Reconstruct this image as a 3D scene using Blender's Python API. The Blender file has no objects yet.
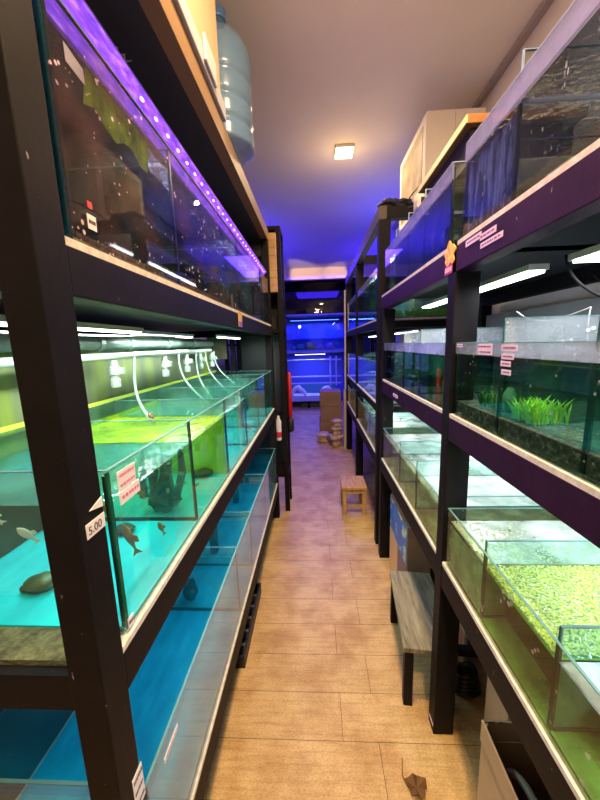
import bpy, bmesh, math, random
from mathutils import Vector, Matrix
random.seed(7)
S = bpy.context.scene
C = S.collection
PI = math.pi

# ---------------------------------------------------------------- camera
cam_d = bpy.data.cameras.new('camera')
cam = bpy.data.objects.new('camera', cam_d); C.objects.link(cam); S.camera = cam
cam_d.sensor_fit = 'HORIZONTAL'; cam_d.sensor_width = 36.0
cam_d.lens = 326.0 / 600.0 * 36.0
cam_d.clip_start = 0.01
f = 326.0
F = Vector((15, -56, f)).normalized()
D = Vector((57, 1911, f)); D = (D - D.dot(F) * F).normalized()
R = D.cross(F)
# world axes (X=R, Y=F, Z=-D) written in camera coordinates (x right, y down, z forward)
rot = Matrix(((R.x, -R.y, -R.z), (F.x, -F.y, -F.z), (-D.x, D.y, D.z)))
cam.matrix_world = Matrix.Translation((0, 0, 1.5)) @ rot.to_4x4()

# ---------------------------------------------------------------- colour management, world
S.view_settings.view_transform = 'Standard'
S.view_settings.look = 'None'
S.view_settings.exposure = 0.0
S.view_settings.gamma = 1.0
S.view_settings.use_curve_mapping = False
try:
    S.cycles.transparent_max_bounces = 48
    S.cycles.max_bounces = 10
    S.cycles.glossy_bounces = 5
    S.cycles.sample_clamp_indirect = 4.0
    S.cycles.caustics_reflective = False
    S.cycles.caustics_refractive = False
except Exception:
    pass
W = bpy.data.worlds.new('world'); S.world = W; W.use_nodes = True
W.node_tree.nodes['Background'].inputs[0].default_value = (1.0, 0.86, 0.72, 1)
W.node_tree.nodes['Background'].inputs[1].default_value = 0.16

# ---------------------------------------------------------------- lights
def area(name, loc, size, power, col, parent=None, rot=(0, 0, 0), spread=None):
    l = bpy.data.lights.new(name, 'AREA'); l.shape = 'RECTANGLE'
    l.size, l.size_y = size; l.energy = power; l.color = col
    if spread: l.spread = spread
    o = bpy.data.objects.new(name, l); C.objects.link(o)
    o.location = loc; o.rotation_euler = rot
    if parent: o.parent = parent
    return o
WARM = (1.0, 0.70, 0.38)
ceil_power = 20
def glow(loc, power, col=WARM, parent=None):
    pl = bpy.data.lights.new('ceiling_fill', 'POINT'); pl.energy = power; pl.color = col; pl.shadow_soft_size = 0.014  # unseen point light added below a lamp to brighten the ceiling
    po = bpy.data.objects.new('ceiling_fill', pl); C.objects.link(po); po.location = loc
    if parent: po.parent = parent
    return po
for (yy, pw) in ((-0.5, 56), (0.8, 50)):
    area('ceiling_panel_light', (0.12, yy, 3.02), (0.16, 0.16), pw, WARM)
    glow((0.2, yy, 2.68), 11)
def spot(name, loc, target, power, col, cone):
    l = bpy.data.lights.new(name, 'SPOT'); l.energy = power; l.color = col; l.spot_size = math.radians(cone); l.spot_blend = .5; l.shadow_soft_size = .02
    o = bpy.data.objects.new(name, l); C.objects.link(o); o.location = loc
    o.rotation_euler = (Vector(target) - Vector(loc)).to_track_quat('-Z', 'Y').to_euler(); return o
spot('bulkhead_fill_spot', (-1.0, 4.4, 2.5), (-.15, 7.1, 2.92), 280, WARM, 15)  # pair of unseen spots added to brighten the cream bulkhead
spot('bulkhead_fill_spot', (.98, 4.62, 2.5), (.45, 7.1, 2.92), 220, WARM, 12)

# ---------------------------------------------------------------- node helpers
def mat(name, col=(0.5, 0.5, 0.5), rough=0.5, metal=0.0, spec=0.5):
    m = bpy.data.materials.new(name); m.use_nodes = True
    b = m.node_tree.nodes['Principled BSDF']
    b.inputs['Base Color'].default_value = (*col, 1)
    b.inputs['Roughness'].default_value = rough
    b.inputs['Metallic'].default_value = metal
    b.inputs['Specular IOR Level'].default_value = spec
    return m
def N(m, t, **kw):
    n = m.node_tree.nodes.new(t)
    for k, v in kw.items(): setattr(n, k, v)
    return n
def L(m, a, b): m.node_tree.links.new(a, b)
def coords(m, scale=(1, 1, 1), kind='Object'):
    tc = N(m, 'ShaderNodeTexCoord'); mp = N(m, 'ShaderNodeMapping')
    if kind == 'World':
        g = N(m, 'ShaderNodeNewGeometry'); L(m, g.outputs['Position'], mp.inputs[0])
    else:
        L(m, tc.outputs[kind], mp.inputs[0])
    mp.inputs['Scale'].default_value = scale
    return mp.outputs[0]
def noise(m, vec, scale, detail=4, rough=0.6):
    n = N(m, 'ShaderNodeTexNoise'); n.inputs['Scale'].default_value = scale
    n.inputs['Detail'].default_value = detail; n.inputs['Roughness'].default_value = rough
    L(m, vec, n.inputs['Vector']); return n.outputs['Fac']
def ramp(m, fac, stops, interp='LINEAR'):
    r = N(m, 'ShaderNodeValToRGB'); r.color_ramp.interpolation = interp
    e = r.color_ramp.elements
    while len(e) < len(stops): e.new(0.5)
    for i, (p, c) in enumerate(stops):
        e[i].position = p; e[i].color = (*c, 1) if len(c) == 3 else c
    L(m, fac, r.inputs[0]); return r.outputs[0]
def mixc(m, fac, a, b, mode='MIX'):
    x = N(m, 'ShaderNodeMix', data_type='RGBA', blend_type=mode)
    if isinstance(fac, float): x.inputs[0].default_value = fac
    else: L(m, fac, x.inputs[0])
    for i, v in ((6, a), (7, b)):
        if isinstance(v, tuple): x.inputs[i].default_value = (*v, 1)
        else: L(m, v, x.inputs[i])
    return x.outputs[2]
def bump(m, h, strength=0.3, dist=0.01):
    b = N(m, 'ShaderNodeBump'); b.inputs['Strength'].default_value = strength; b.inputs['Distance'].default_value = dist
    L(m, h, b.inputs['Height']); return b.outputs[0]
def math_(m, op, a, b=None, clamp=False):
    n = N(m, 'ShaderNodeMath', operation=op); n.use_clamp = clamp
    for i, v in enumerate((a, b)):
        if v is None: continue
        if isinstance(v, (int, float)): n.inputs[i].default_value = v
        else: L(m, v, n.inputs[i])
    return n.outputs[0]
def noisy(name, stops, scale, rough=0.6, stretch=(1, 1, 1), bmp=0.0, detail=5, metal=0, spec=0.5):
    m = mat(name, rough=rough, metal=metal, spec=spec); b = m.node_tree.nodes['Principled BSDF']
    v = coords(m, stretch, 'World'); nz = noise(m, v, scale, detail)
    L(m, ramp(m, nz, stops), b.inputs['Base Color'])
    if bmp: L(m, bump(m, nz, bmp), b.inputs['Normal'])
    return m
def emit(name, col, strength):
    m = bpy.data.materials.new(name); m.use_nodes = True; nt = m.node_tree
    nt.nodes.remove(nt.nodes['Principled BSDF'])
    e = N(m, 'ShaderNodeEmission'); e.inputs[0].default_value = (*col, 1); e.inputs[1].default_value = strength
    L(m, e.outputs[0], nt.nodes['Material Output'].inputs[0]); return m
def schlick(m, normal=None, f0=0.04, power=5.0, gain=1.0):
    g = N(m, 'ShaderNodeNewGeometry'); d = N(m, 'ShaderNodeVectorMath', operation='DOT_PRODUCT')
    L(m, g.outputs['Incoming'], d.inputs[0]); L(m, normal or g.outputs['Normal'], d.inputs[1])
    a = math_(m, 'ABSOLUTE', d.outputs['Value'])
    x = math_(m, 'POWER', math_(m, 'SUBTRACT', 1.0, a, True), power)
    x = math_(m, 'ADD', math_(m, 'MULTIPLY', x, (1 - f0) * gain), f0, True)
    return x
def glass(name, tint=(0.93, 0.97, 0.95), film=None, film_stops=((0.5, 0.0), (0.7, 0.4)), fscale=8, stretch=(1, 1, 1), gain=1.0, f0=0.04, spots=None, film2=None):
    """clear sheet with Schlick reflection and, optionally, a patchy diffuse film of dirt, algae or painted reflection"""
    m = bpy.data.materials.new(name); m.use_nodes = True; nt = m.node_tree
    nt.nodes.remove(nt.nodes['Principled BSDF']); out = nt.nodes['Material Output']
    t = N(m, 'ShaderNodeBsdfTransparent'); t.inputs[0].default_value = (*tint, 1)
    base = t.outputs[0]
    v = coords(m, stretch, 'World')
    def addfilm(base, col, st, sc, tex='noise', trans=0.3):
        df = N(m, 'ShaderNodeBsdfDiffuse'); df.inputs[0].default_value = (*col, 1)
        tr = N(m, 'ShaderNodeBsdfTranslucent'); tr.inputs[0].default_value = (*col, 1)
        mm = N(m, 'ShaderNodeMixShader'); mm.inputs[0].default_value = trans
        L(m, df.outputs[0], mm.inputs[1]); L(m, tr.outputs[0], mm.inputs[2])
        if tex == 'noise': fac = noise(m, v, sc, 6, 0.65)
        else:
            vo = N(m, 'ShaderNodeTexVoronoi'); vo.inputs['Scale'].default_value = sc
            L(m, v, vo.inputs['Vector'])
            n2 = noise(m, v, sc * 0.35, 2)
            fac = math_(m, 'ADD', vo.outputs['Distance'], math_(m, 'MULTIPLY', math_(m, 'SUBTRACT', 0.60, n2), 1.3))
        fr = ramp(m, fac, [(p, (q, q, q)) for p, q in st])
        ms = N(m, 'ShaderNodeMixShader'); L(m, fr, ms.inputs[0]); L(m, base, ms.inputs[1]); L(m, mm.outputs[0], ms.inputs[2])
        return ms.outputs[0]
    if film: base = addfilm(base, film, film_stops, fscale)
    if film2: base = addfilm(base, *film2)
    if spots: base = addfilm(base, spots[0], ((0.0, spots[2]), (0.12, spots[2]), (0.2, 0.0)), spots[1], 'vor')
    gl = N(m, 'ShaderNodeBsdfGlossy'); gl.inputs['Roughness'].default_value = 0.015
    gl.inputs[0].default_value = (1, 1, 1, 1)
    ms = N(m, 'ShaderNodeMixShader'); L(m, schlick(m, f0=f0, gain=gain), ms.inputs[0])
    L(m, base, ms.inputs[1]); L(m, gl.outputs[0], ms.inputs[2]); L(m, ms.outputs[0], out.inputs[0])
    return m
def water(name, tint=(0.7, 0.95, 0.92), bscale=30, strength=0.25, scatter=0.0, scol=(0.5, 0.8, 0.8), f0=0.05, tir=0.0):
    m = bpy.data.materials.new(name); m.use_nodes = True; nt = m.node_tree
    nt.nodes.remove(nt.nodes['Principled BSDF']); out = nt.nodes['Material Output']
    v = coords(m, (1, 1, 1), 'World'); nz = noise(m, v, bscale, 3)
    b = bump(m, nz, strength, 0.02)
    t = N(m, 'ShaderNodeBsdfTransparent'); t.inputs[0].default_value = (*tint, 1)
    base = t.outputs[0]
    if scatter > 0:
        df = N(m, 'ShaderNodeBsdfDiffuse'); df.inputs[0].default_value = (*scol, 1)
        n2 = noise(m, v, 6, 5)
        fr = math_(m, 'MULTIPLY', ramp(m, n2, [(0.35, (0.3, 0.3, 0.3)), (0.7, (1, 1, 1))]), scatter)
        ms = N(m, 'ShaderNodeMixShader'); L(m, fr, ms.inputs[0]); L(m, base, ms.inputs[1]); L(m, df.outputs[0], ms.inputs[2]); base = ms.outputs[0]
    gl = N(m, 'ShaderNodeBsdfGlossy'); gl.inputs['Roughness'].default_value = 0.04; L(m, b, gl.inputs['Normal'])
    fr_ = schlick(m, b, f0=f0)
    if tir:      # seen from inside the tank the underside of the surface mirrors the tank
        gg = N(m, 'ShaderNodeNewGeometry'); fr_ = math_(m, 'MAXIMUM', fr_, math_(m, 'MULTIPLY', gg.outputs['Backfacing'], tir))
    ms = N(m, 'ShaderNodeMixShader'); L(m, fr_, ms.inputs[0])
    L(m, base, ms.inputs[1]); L(m, gl.outputs[0], ms.inputs[2]); L(m, ms.outputs[0], out.inputs[0])
    return m

# ---------------------------------------------------------------- mesh helpers
class MB:
    def __init__(s): s.v = []; s.f = []
    def add(s, vs, fs):
        k = len(s.v); s.v += [tuple(p) for p in vs]; s.f += [tuple(k + i for i in q) for q in fs]; return s
    def box(s, x0, x1, y0, y1, z0, z1):
        return s.add([(x0, y0, z0), (x1, y0, z0), (x1, y1, z0), (x0, y1, z0), (x0, y0, z1), (x1, y0, z1), (x1, y1, z1), (x0, y1, z1)],
                     [(0, 3, 2, 1), (4, 5, 6, 7), (0, 1, 5, 4), (1, 2, 6, 5), (2, 3, 7, 6), (3, 0, 4, 7)])
    def quad(s, a, b, c, d): return s.add([a, b, c, d], [(0, 1, 2, 3)])
    def prism(s, pts, axis, a, b):
        """extrude a 2-D outline along axis 'x','y' or 'z' from a to b"""
        def P(p, t): return {'x': (t, p[0], p[1]), 'y': (p[0], t, p[1]), 'z': (p[0], p[1], t)}[axis]
        n = len(pts); vs = [P(p, a) for p in pts] + [P(p, b) for p in pts]
        fs = [tuple(range(n))[::-1], tuple(range(n, 2 * n))] + [(i, (i + 1) % n, n + (i + 1) % n, n + i) for i in range(n)]
        return s.add(vs, fs)
    def lathe(s, cx, cy, prof, n=24, z0=0.0, rfun=None):
        vs = []; fs = []
        for (r, z) in prof:
            for k in range(n):
                a = 2 * PI * k / n; rr = r * (rfun(a, z) if rfun else 1)
                vs.append((cx + rr * math.cos(a), cy + rr * math.sin(a), z0 + z))
        for i in range(len(prof) - 1):
            for k in range(n): fs.append((i * n + k, i * n + (k + 1) % n, (i + 1) * n + (k + 1) % n, (i + 1) * n + k))
        fs.append(tuple(range(n))[::-1]); fs.append(tuple((len(prof) - 1) * n + k for k in range(n)))
        return s.add(vs, fs)
    def tube(s, pts, r, n=8, taper=None):
        pts = [Vector(p) for p in pts]; vs = []; fs = []; up = None
        for i, p in enumerate(pts):
            t = (pts[min(i + 1, len(pts) - 1)] - pts[max(i - 1, 0)]).normalized()
            if up is None: up = t.orthogonal().normalized()
            up = (up - up.dot(t) * t).normalized(); w = t.cross(up)
            rr = taper[i] if taper else r
            for k in range(n):
                a = 2 * PI * k / n; vs.append(p + rr * (math.cos(a) * up + math.sin(a) * w))
        for i in range(len(pts) - 1):
            for k in range(n): fs.append((i * n + k, i * n + (k + 1) % n, (i + 1) * n + (k + 1) % n, (i + 1) * n + k))
        fs.append(tuple(range(n))[::-1]); fs.append(tuple((len(pts) - 1) * n + k for k in range(n)))
        return s.add(vs, fs)
    def ball(s, c, r, n=12, m=8, jit=0.0, seed=0):
        rn = random.Random(seed); vs = []; fs = []
        rx, ry, rz = r if isinstance(r, tuple) else (r, r, r)
        for i in range(m + 1):
            th = PI * i / m
            for k in range(n):
                a = 2 * PI * k / n; j = 1 + rn.uniform(-jit, jit) if 0 < i < m else 1
                vs.append((c[0] + rx * j * math.sin(th) * math.cos(a), c[1] + ry * j * math.sin(th) * math.sin(a), c[2] + rz * j * math.cos(th)))
        for i in range(m):
            for k in range(n): fs.append((i * n + k, (i + 1) * n + k, (i + 1) * n + (k + 1) % n, i * n + (k + 1) % n))
        return s.add(vs, fs)
    def rotz(s, cx, cy, a):
        ca, sa = math.cos(a), math.sin(a)
        s.v = [(cx + (x - cx) * ca - (y - cy) * sa, cy + (x - cx) * sa + (y - cy) * ca, z) for x, y, z in s.v]; return s
    def build(s, name, m, parent=None, bevel=0.0, smooth=False, weld=False):
        me = bpy.data.meshes.new(name); me.from_pydata(s.v, [], s.f)
        if weld or bevel:
            bm = bmesh.new(); bm.from_mesh(me)
            bmesh.ops.remove_doubles(bm, verts=bm.verts, dist=1e-5)
            if bevel:
                bmesh.ops.bevel(bm, geom=list(bm.edges), offset=bevel, segments=2, affect='EDGES', profile=0.5)
            bmesh.ops.recalc_face_normals(bm, faces=bm.faces)
            bm.to_mesh(me); bm.free()
        me.materials.append(m)
        if smooth:
            for p in me.polygons: p.use_smooth = True
        me.update()
        o = bpy.data.objects.new(name, me); C.objects.link(o)
        if parent: o.parent = parent; o.matrix_parent_inverse = Matrix.Translation(parent.location).inverted()
        return o
def tag(o, label, cat, group=None, kind=None):
    if label: o['label'] = label
    if cat: o['category'] = cat
    if group: o['group'] = group
    if kind: o['kind'] = kind
    return o
def thing(name, label, cat, loc=(0, 0, 0), group=None):
    o = bpy.data.objects.new(name, None); C.objects.link(o); o.location = loc; o.empty_display_size = 0.05
    return tag(o, label, cat, group)
def struct(name, mb, m, **k):
    o = mb.build(name, m, **k); o['kind'] = 'structure'; return o
def B(x0, x1, y0, y1, z0, z1): return MB().box(min(x0, x1), max(x0, x1), min(y0, y1), max(y0, y1), min(z0, z1), max(z0, z1))

# ---------------------------------------------------------------- materials
def black_paint(name, c0, c1, scuff=(0.25, 0.22, 0.24)):
    m = mat(name, rough=0.55, spec=0.14); b = m.node_tree.nodes['Principled BSDF']
    v = coords(m, (1, 1, 1), 'World'); n1 = noise(m, v, 14, 6)
    base = ramp(m, n1, [(0.3, c0), (0.7, c1)])
    n2 = noise(m, coords(m, (3, 3, 1), 'World'), 38, 3, 0.5)
    L(m, mixc(m, ramp(m, n2, [(0.735, (0, 0, 0)), (0.76, (1, 1, 1))]), base, scuff), b.inputs['Base Color'])
    L(m, bump(m, noise(m, v, 60, 4), 0.15, 0.003), b.inputs['Normal'])
    return m
BLACK = black_paint('black_timber_paint', (0.0045, 0.0035, 0.005), (0.009, 0.007, 0.010))
PURPLE_LIT = black_paint('purple_lit_black_paint', (0.018, 0.004, 0.024), (0.032, 0.008, 0.042))  # black paint with the purple led light put into its colour
INNER = mat('black_inner_board', (0.012, 0.012, 0.016), 0.6)
FOAM = noisy('white_foam_edge', [(0.3, (0.55, 0.48, 0.44)), (0.7, (0.8, 0.74, 0.7))], 60, 0.8)
MOSS = noisy('mossy_board', [(0.3, (0.04, 0.045, 0.022)), (0.5, (0.10, 0.11, 0.06)), (0.75, (0.22, 0.23, 0.13))], 60, 0.8, (1, 1, 3), 0.8)
CLEAR = glass('clear_glass')
GLASS_L = glass('smeared_tank_glass', (0.90, 0.985, 0.96), film=(0.75, 0.85, 0.82), film_stops=((0.45, 0.0), (0.8, 0.06)), fscale=7)
GLASS_GREY_REFL = glass('grey_reflection_glass', (0.9, 0.97, 0.97), film=(0.30, 0.44, 0.55), film_stops=((0.2, 0.18), (0.8, 0.34)), fscale=5, stretch=(1, 0.6, 2))  # grey film stands in for the room reflected in the glass
GLASS_GREEN = glass('green_algae_glass', (0.75, 0.92, 0.5), film=(0.55, 0.80, 0.04), film_stops=((0.3, 0.25), (0.65, 0.8)), fscale=6, stretch=(1, 1, 0.4))
GLASS_PART = glass('partition_glass', (0.82, 0.96, 0.92), film=(0.45, 0.70, 0.55), film_stops=((0.45, 0.02), (0.8, 0.22)), fscale=9)
GLASS_HAZE = glass('hazy_partition_glass', (0.86, 0.9, 0.92), film=(0.60, 0.64, 0.68), film_stops=((0.3, 0.22), (0.75, 0.42)), fscale=12, spots=((0.9, 0.9, 0.9), 60, 0.8))
GLASS_SPOT = glass('spotted_tank_glass', (0.80, 0.80, 0.84), film=(0.20, 0.10, 0.10), film_stops=((0.45, 0.0), (0.75, 0.3)), fscale=9, spots=((0.80, 0.62, 0.74), 64, 0.9), gain=0.55, f0=0.025)
GLASS_BLUE = glass('blue_streaked_glass', (0.84, 0.86, 0.94), film=(0.30, 0.36, 0.62), film_stops=((0.6, 0.0), (0.85, 0.10)), fscale=16, stretch=(1.4, 1.4, 0.6), spots=((0.8, 0.85, 1.0), 70, 0.3), gain=.8)
BLUE_STREAK = glass('blue_streak_film', (0.35, 0.42, 0.6), film=(0.40, 0.50, 0.85), film_stops=((0.42, 0.08), (0.66, 0.7)), fscale=24, stretch=(2.2, 2.2, 0.5))
GLASS_LED_REFL = glass('lavender_reflection_glass', (0.8, 0.78, 0.95), film=(0.50, 0.52, 0.88), film_stops=((0.3, 0.30), (0.7, 0.52)), fscale=10)  # purple led reflection put into the film colour
GLASS_MURK = glass('murky_green_glass', (0.66, 0.82, 0.76), film=(0.06, 0.13, 0.09), film_stops=((0.5, 0.0), (0.85, 0.10)), fscale=7, spots=((0.7, 0.75, 0.7), 60, 0.3))
GLASS_BROWN = glass('brown_stained_glass', (0.82, 0.9, 0.76), film=(0.10, 0.09, 0.04), film_stops=((0.42, 0.0), (0.7, 0.35)), fscale=7, spots=((0.55, 0.55, 0.42), 44, 0.6), gain=.6)
GLASS_DARK = glass('dark_tank_glass', (0.14, 0.15, 0.22))
EDGE = mat('wet_glass_edge', (0.08, 0.20, 0.21), 0.55, spec=.2)
EDGE_B = mat('pale_blue_glass_edge', (0.35, 0.48, 0.72), 0.25)
MEN = mat('bright_water_line', (0.62, 0.74, 1.0), 0.3)
SEAM = mat('dark_silicone', (0.008, 0.02, 0.018), 0.3)
TURQ = noisy('turquoise_tank_floor', [(0.25, (0.0, 0.48, 0.66)), (0.55, (0.0, 0.62, 0.80)), (0.8, (0.03, 0.76, 0.90))], 7, 0.6, (3, 1, 1))
BLUEF = noisy('deep_blue_tank_floor', [(0.25, (0.0, 0.26, 0.42)), (0.55, (0.0, 0.40, 0.60)), (0.8, (0.02, 0.50, 0.68))], 6, 0.6, (3, 1, 1))
MURKF = noisy('murky_tank_floor', [(0.3, (0.10, 0.07, 0.03)), (0.5, (0.22, 0.19, 0.08)), (0.7, (0.34, 0.36, 0.18))], 12, 0.9)
GREENF = noisy('algae_tank_floor', [(0.40, (0.055, 0.04, 0.015)), (0.5, (0.14, 0.34, 0.04)), (0.7, (0.26, 0.58, 0.10))], 5, 0.8)
PALEF = noisy('pale_tank_floor', [(0.3, (0.32, 0.42, 0.42)), (0.7, (0.75, 0.85, 0.85))], 6, 0.6)
GRAVEL = noisy('brown_gravel', [(0.3, (0.05, 0.04, 0.03)), (0.55, (0.16, 0.12, 0.09)), (0.72, (0.5, 0.44, 0.36))], 90, 0.9, bmp=0.8)
DGREENB = noisy('dark_green_backing', [(0.3, (0.004, 0.02, 0.015)), (0.6, (0.015, 0.055, 0.04)), (0.8, (0.06, 0.12, 0.07))], 7, 0.5)
DBLUEB = noisy('dark_blue_backing', [(0.3, (0.02, 0.02, 0.10)), (0.6, (0.06, 0.06, 0.30)), (0.8, (0.2, 0.22, 0.5))], 9, 0.5, (2, 2, 1))
PVC = mat('white_pvc', (0.40, 0.46, 0.43), 0.35)
PVC_G = noisy('grey_green_pvc', [(0.3, (0.07, 0.12, 0.10)), (0.7, (0.15, 0.22, 0.19))], 20, 0.35)
HOSE = mat('milky_hose', (0.30, 0.40, 0.35), 0.3)
DIM_E = emit('dim_led_diffuser', (0.8, 1.0, 1.0), 0.9)
WHITE_E = emit('white_led_diffuser', (0.93, 1.0, 0.97), 9.0)
PAPER = mat('white_paper', (0.80, 0.76, 0.80), 0.7)
PAPER_P = mat('pink_white_paper', (0.80, 0.58, 0.82), 0.7)
INK = mat('dark_ink', (0.10, 0.04, 0.08), 0.7)
INK_R = mat('pink_ink', (0.75, 0.12, 0.30), 0.7)
WATER_T = water('turquoise_water', (0.68, 0.95, 0.93), 26, 0.35, 0.30, (0.10, 0.62, 0.62))
WATER_G = water('yellow_green_water', (0.7, 0.9, 0.4), 26, 0.35, 0.9, (0.66, 0.86, 0.03))
WATER_B = water('deep_blue_water', (0.6, 0.86, 0.97), 10, 0.03, 0.10, (0.0, 0.3, 0.5))
WATER_W = water('milky_white_water', (0.8, 0.95, 0.92), 24, 0.3, 0.75, (0.72, 0.84, 0.84))
WATER_D = water('dark_green_water', (0.72, 0.9, 0.82), 20, 0.2, 0.15, (0.5, 0.6, 0.6))
WATER_V2 = water('clear_violet_water', (0.72, 0.78, 0.95), 24, 0.2, 0.10, (0.3, 0.35, 0.6), tir=0.8)
WATER_K = water('dark_mirror_water', (0.7, 0.8, 0.8), 20, 0.15, 0.0, tir=0.75)
WATER_V = water('violet_white_water', (0.75, 0.8, 0.98), 24, 0.3, 0.7, (0.62, 0.66, 0.95))

# ---------------------------------------------------------------- room
def floor_material():
    m = mat('wood_plank_floor', rough=0.42, spec=0.4); b = m.node_tree.nodes['Principled BSDF']
    v = coords(m, (1, 1, 1), 'World')
    br = N(m, 'ShaderNodeTexBrick'); L(m, v, br.inputs['Vector'])
    br.offset = 0.10; br.offset_frequency = 2; br.squash = 1
    br.inputs['Scale'].default_value = 1.0; br.inputs['Brick Width'].default_value = 1.35; br.inputs['Row Height'].default_value = 0.1765
    br.inputs['Mortar Size'].default_value = 0.0012; br.inputs['Mortar Smooth'].default_value = 0.3; br.inputs['Bias'].default_value = 0.0
    br.inputs['Color1'].default_value = (0.61, 0.42, 0.215, 1); br.inputs['Color2'].default_value = (0.66, 0.465, 0.24, 1)
    br.inputs['Mortar'].default_value = (0.12, 0.06, 0.03, 1)
    mp = br.inputs['Vector'].links[0].from_node; mp.inputs['Location'].default_value = (-0.21, 0.045, 0)
    g = noise(m, coords(m, (1.2, 14, 1), 'World'), 5, 6, 0.7)
    c1 = mixc(m, 1.0, br.outputs['Color'], ramp(m, g, [(0.25, (0.66, 0.60, 0.52)), (0.5, (0.95, 0.93, 0.90)), (0.8, (1.12, 1.1, 1.05))]), 'MULTIPLY')
    g2 = noise(m, coords(m, (5, 9, 1), 'World'), 22, 5, 0.75)
    c2 = mixc(m, 1.0, c1, ramp(m, g2, [(0.3, (0.62, 0.56, 0.48)), (0.6, (1.04, 1.04, 1.04))]), 'MULTIPLY')
    g3 = noise(m, v, 2.2, 3, 0.5)
    c3 = mixc(m, 1.0, c2, ramp(m, noise(m, v, 5.5, 5, 0.6), [(0.36, (0.80, 0.70, 0.56)), (0.58, (1.06, 1.06, 1.04))]), 'MULTIPLY')
    L(m, c3, b.inputs['Base Color'])
    L(m, ramp(m, g2, [(0.3, (0.5, 0.5, 0.5)), (0.8, (0.36, 0.36, 0.36))]), b.inputs['Roughness'])
    L(m, bump(m, g2, 0.08, 0.003), b.inputs['Normal'])
    return m
CEIL = noisy('ceiling_paint', [(0.3, (0.72, 0.68, 0.57)), (0.7, (0.78, 0.74, 0.63))], 1.5, 0.8)
WALL = noisy('wall_paint', [(0.3, (0.52, 0.47, 0.42)), (0.7, (0.60, 0.55, 0.49))], 2, 0.8)
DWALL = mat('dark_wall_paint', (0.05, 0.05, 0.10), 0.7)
X0, X1, Y0, Y1, ZC = -1.5, 1.13, -1.3, 8.8, 3.05
struct('floor', MB().box(X0 - .1, X1 + 1.1, Y0, Y1 + .1, -0.05, 0), floor_material())
struct('ceiling', MB().box(X0 - .1, X1 + .1, Y0, 7.15, ZC, ZC + 0.05), CEIL)
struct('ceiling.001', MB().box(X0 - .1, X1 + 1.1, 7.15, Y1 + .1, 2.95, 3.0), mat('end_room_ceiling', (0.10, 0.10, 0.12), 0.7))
struct('wall_left', MB().box(X0 - .1, X0, Y0, Y1, 0, ZC), WALL)
struct('wall_right', MB().box(X1, X1 + .1, Y0, 4.9, 0, ZC), WALL)
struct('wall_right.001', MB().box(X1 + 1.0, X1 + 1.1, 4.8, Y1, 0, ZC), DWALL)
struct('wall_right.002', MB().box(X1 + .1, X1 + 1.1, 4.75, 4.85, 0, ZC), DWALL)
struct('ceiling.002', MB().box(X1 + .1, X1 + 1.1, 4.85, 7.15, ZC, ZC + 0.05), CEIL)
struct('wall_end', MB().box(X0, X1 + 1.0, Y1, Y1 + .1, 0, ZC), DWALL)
struct('trim_1', MB().box(X0, X1 + 1.0, 7.1, 7.22, 2.83, ZC), mat('cream_bulkhead', (0.88, 0.70, 0.46), 0.7))
struct('trim_2', MB().box(X1 - 0.035, X1, Y0, 4.9, ZC - 0.03, ZC), mat('ceiling_trim', (0.36, 0.31, 0.26), 0.6))

# ceiling lamp in view
t = thing('ceiling_lamp', 'square warm panel lamp on the ceiling above the aisle', 'lamp', (0.27, 2.97, ZC))
B(.195, .345, 2.89, 3.05, ZC - .022, ZC - .001).build('lamp_frame', mat('lamp_frame_white', (0.8, 0.75, 0.65), 0.5), t, bevel=0.004)
B(.203, .337, 2.898, 3.042, ZC - .030, ZC - .021).build('lamp_diffuser', emit('warm_diffuser', (1.0, 0.78, 0.45), 14), t)
area('lamp_light', (0, 0, -0.04), (0.13, 0.13), ceil_power, WARM, t)
glow((0, 0, -0.34), 4.0, (1.0, 0.62, 0.28), t)

# ---------------------------------------------------------------- racks
def rack(name, label, side, xf, xb, ys, ztop, levels, pm, bm_, post_w, group=None, pd=.075, cb=None, foam=True, foot=0.0, boards=True, beam_ztop=None):
    """side=-1: aisle face looks +X (left rack); levels: (z bottom, z top) of each beam"""
    t = thing(name, label, 'shelf rack', ((xf + xb) / 2, ys[0], 0), group)
    d = side
    th = 0.052
    for (ya, yb, zt) in post_w:
        B(xf, xf + d * pd, ya, yb, foot, zt).build('post', pm, t, bevel=0.002)
        B(xb, xb - d * .06, ya, yb, foot, zt).build('post', pm, t, bevel=0.002)
    for (za, zb) in levels:
        for i in range(len(post_w) - 1):
            ya, yb = post_w[i][1], post_w[i + 1][0]
            if post_w[i][2] < za + .01 or post_w[i + 1][2] < za + .01: ya = post_w[i][0] if post_w[i][2] < za + .01 else ya; yb = post_w[i + 1][1] if post_w[i + 1][2] < za + .01 else yb
            B(xf + d * .001, xf + d * .05, ya, yb, za, zb).build('beam', bm_ if za > .7 else pm, t, bevel=0.002)
            B(xb - d * .001, xb - d * .05, ya, yb, za, zb).build('beam', pm, t)
            if boards: B(xf + d * .05, xb - d * .05, ya, yb, zb - .014, zb - .002).build('shelf_board', INNER, t)
            if foam: B(xf + d * .002, xb - d * .03, ya, yb, zb, zb + .012).build('foam_sheet', FOAM, t)
        for (ya, yb, zt) in post_w:
            c0, c1, y_b = (za, zb - .015, yb - .004)
            if cb and abs(za - cb[0]) < .01: c0, c1, y_b = cb[1], cb[2], ya + .018
            if zt >= zb: B(xf + d * pd, xb - d * .06, ya + .002, y_b, c0, c1).build('cross_beam', pm, t)
    return t

LX, RX = -0.345, 0.424
left = rack('tank_rack', 'tall black timber rack along the left of the aisle, nearest the viewer', -1, LX, -1.38, (.415,), 2.38,
            [(.232, .315), (.90, .975), (1.578, 1.648)], BLACK, BLACK, [(.415, .472, 2.30), (2.64, 2.70, 2.30)], pd=.054, cb=(.90, .928, .994))
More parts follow.
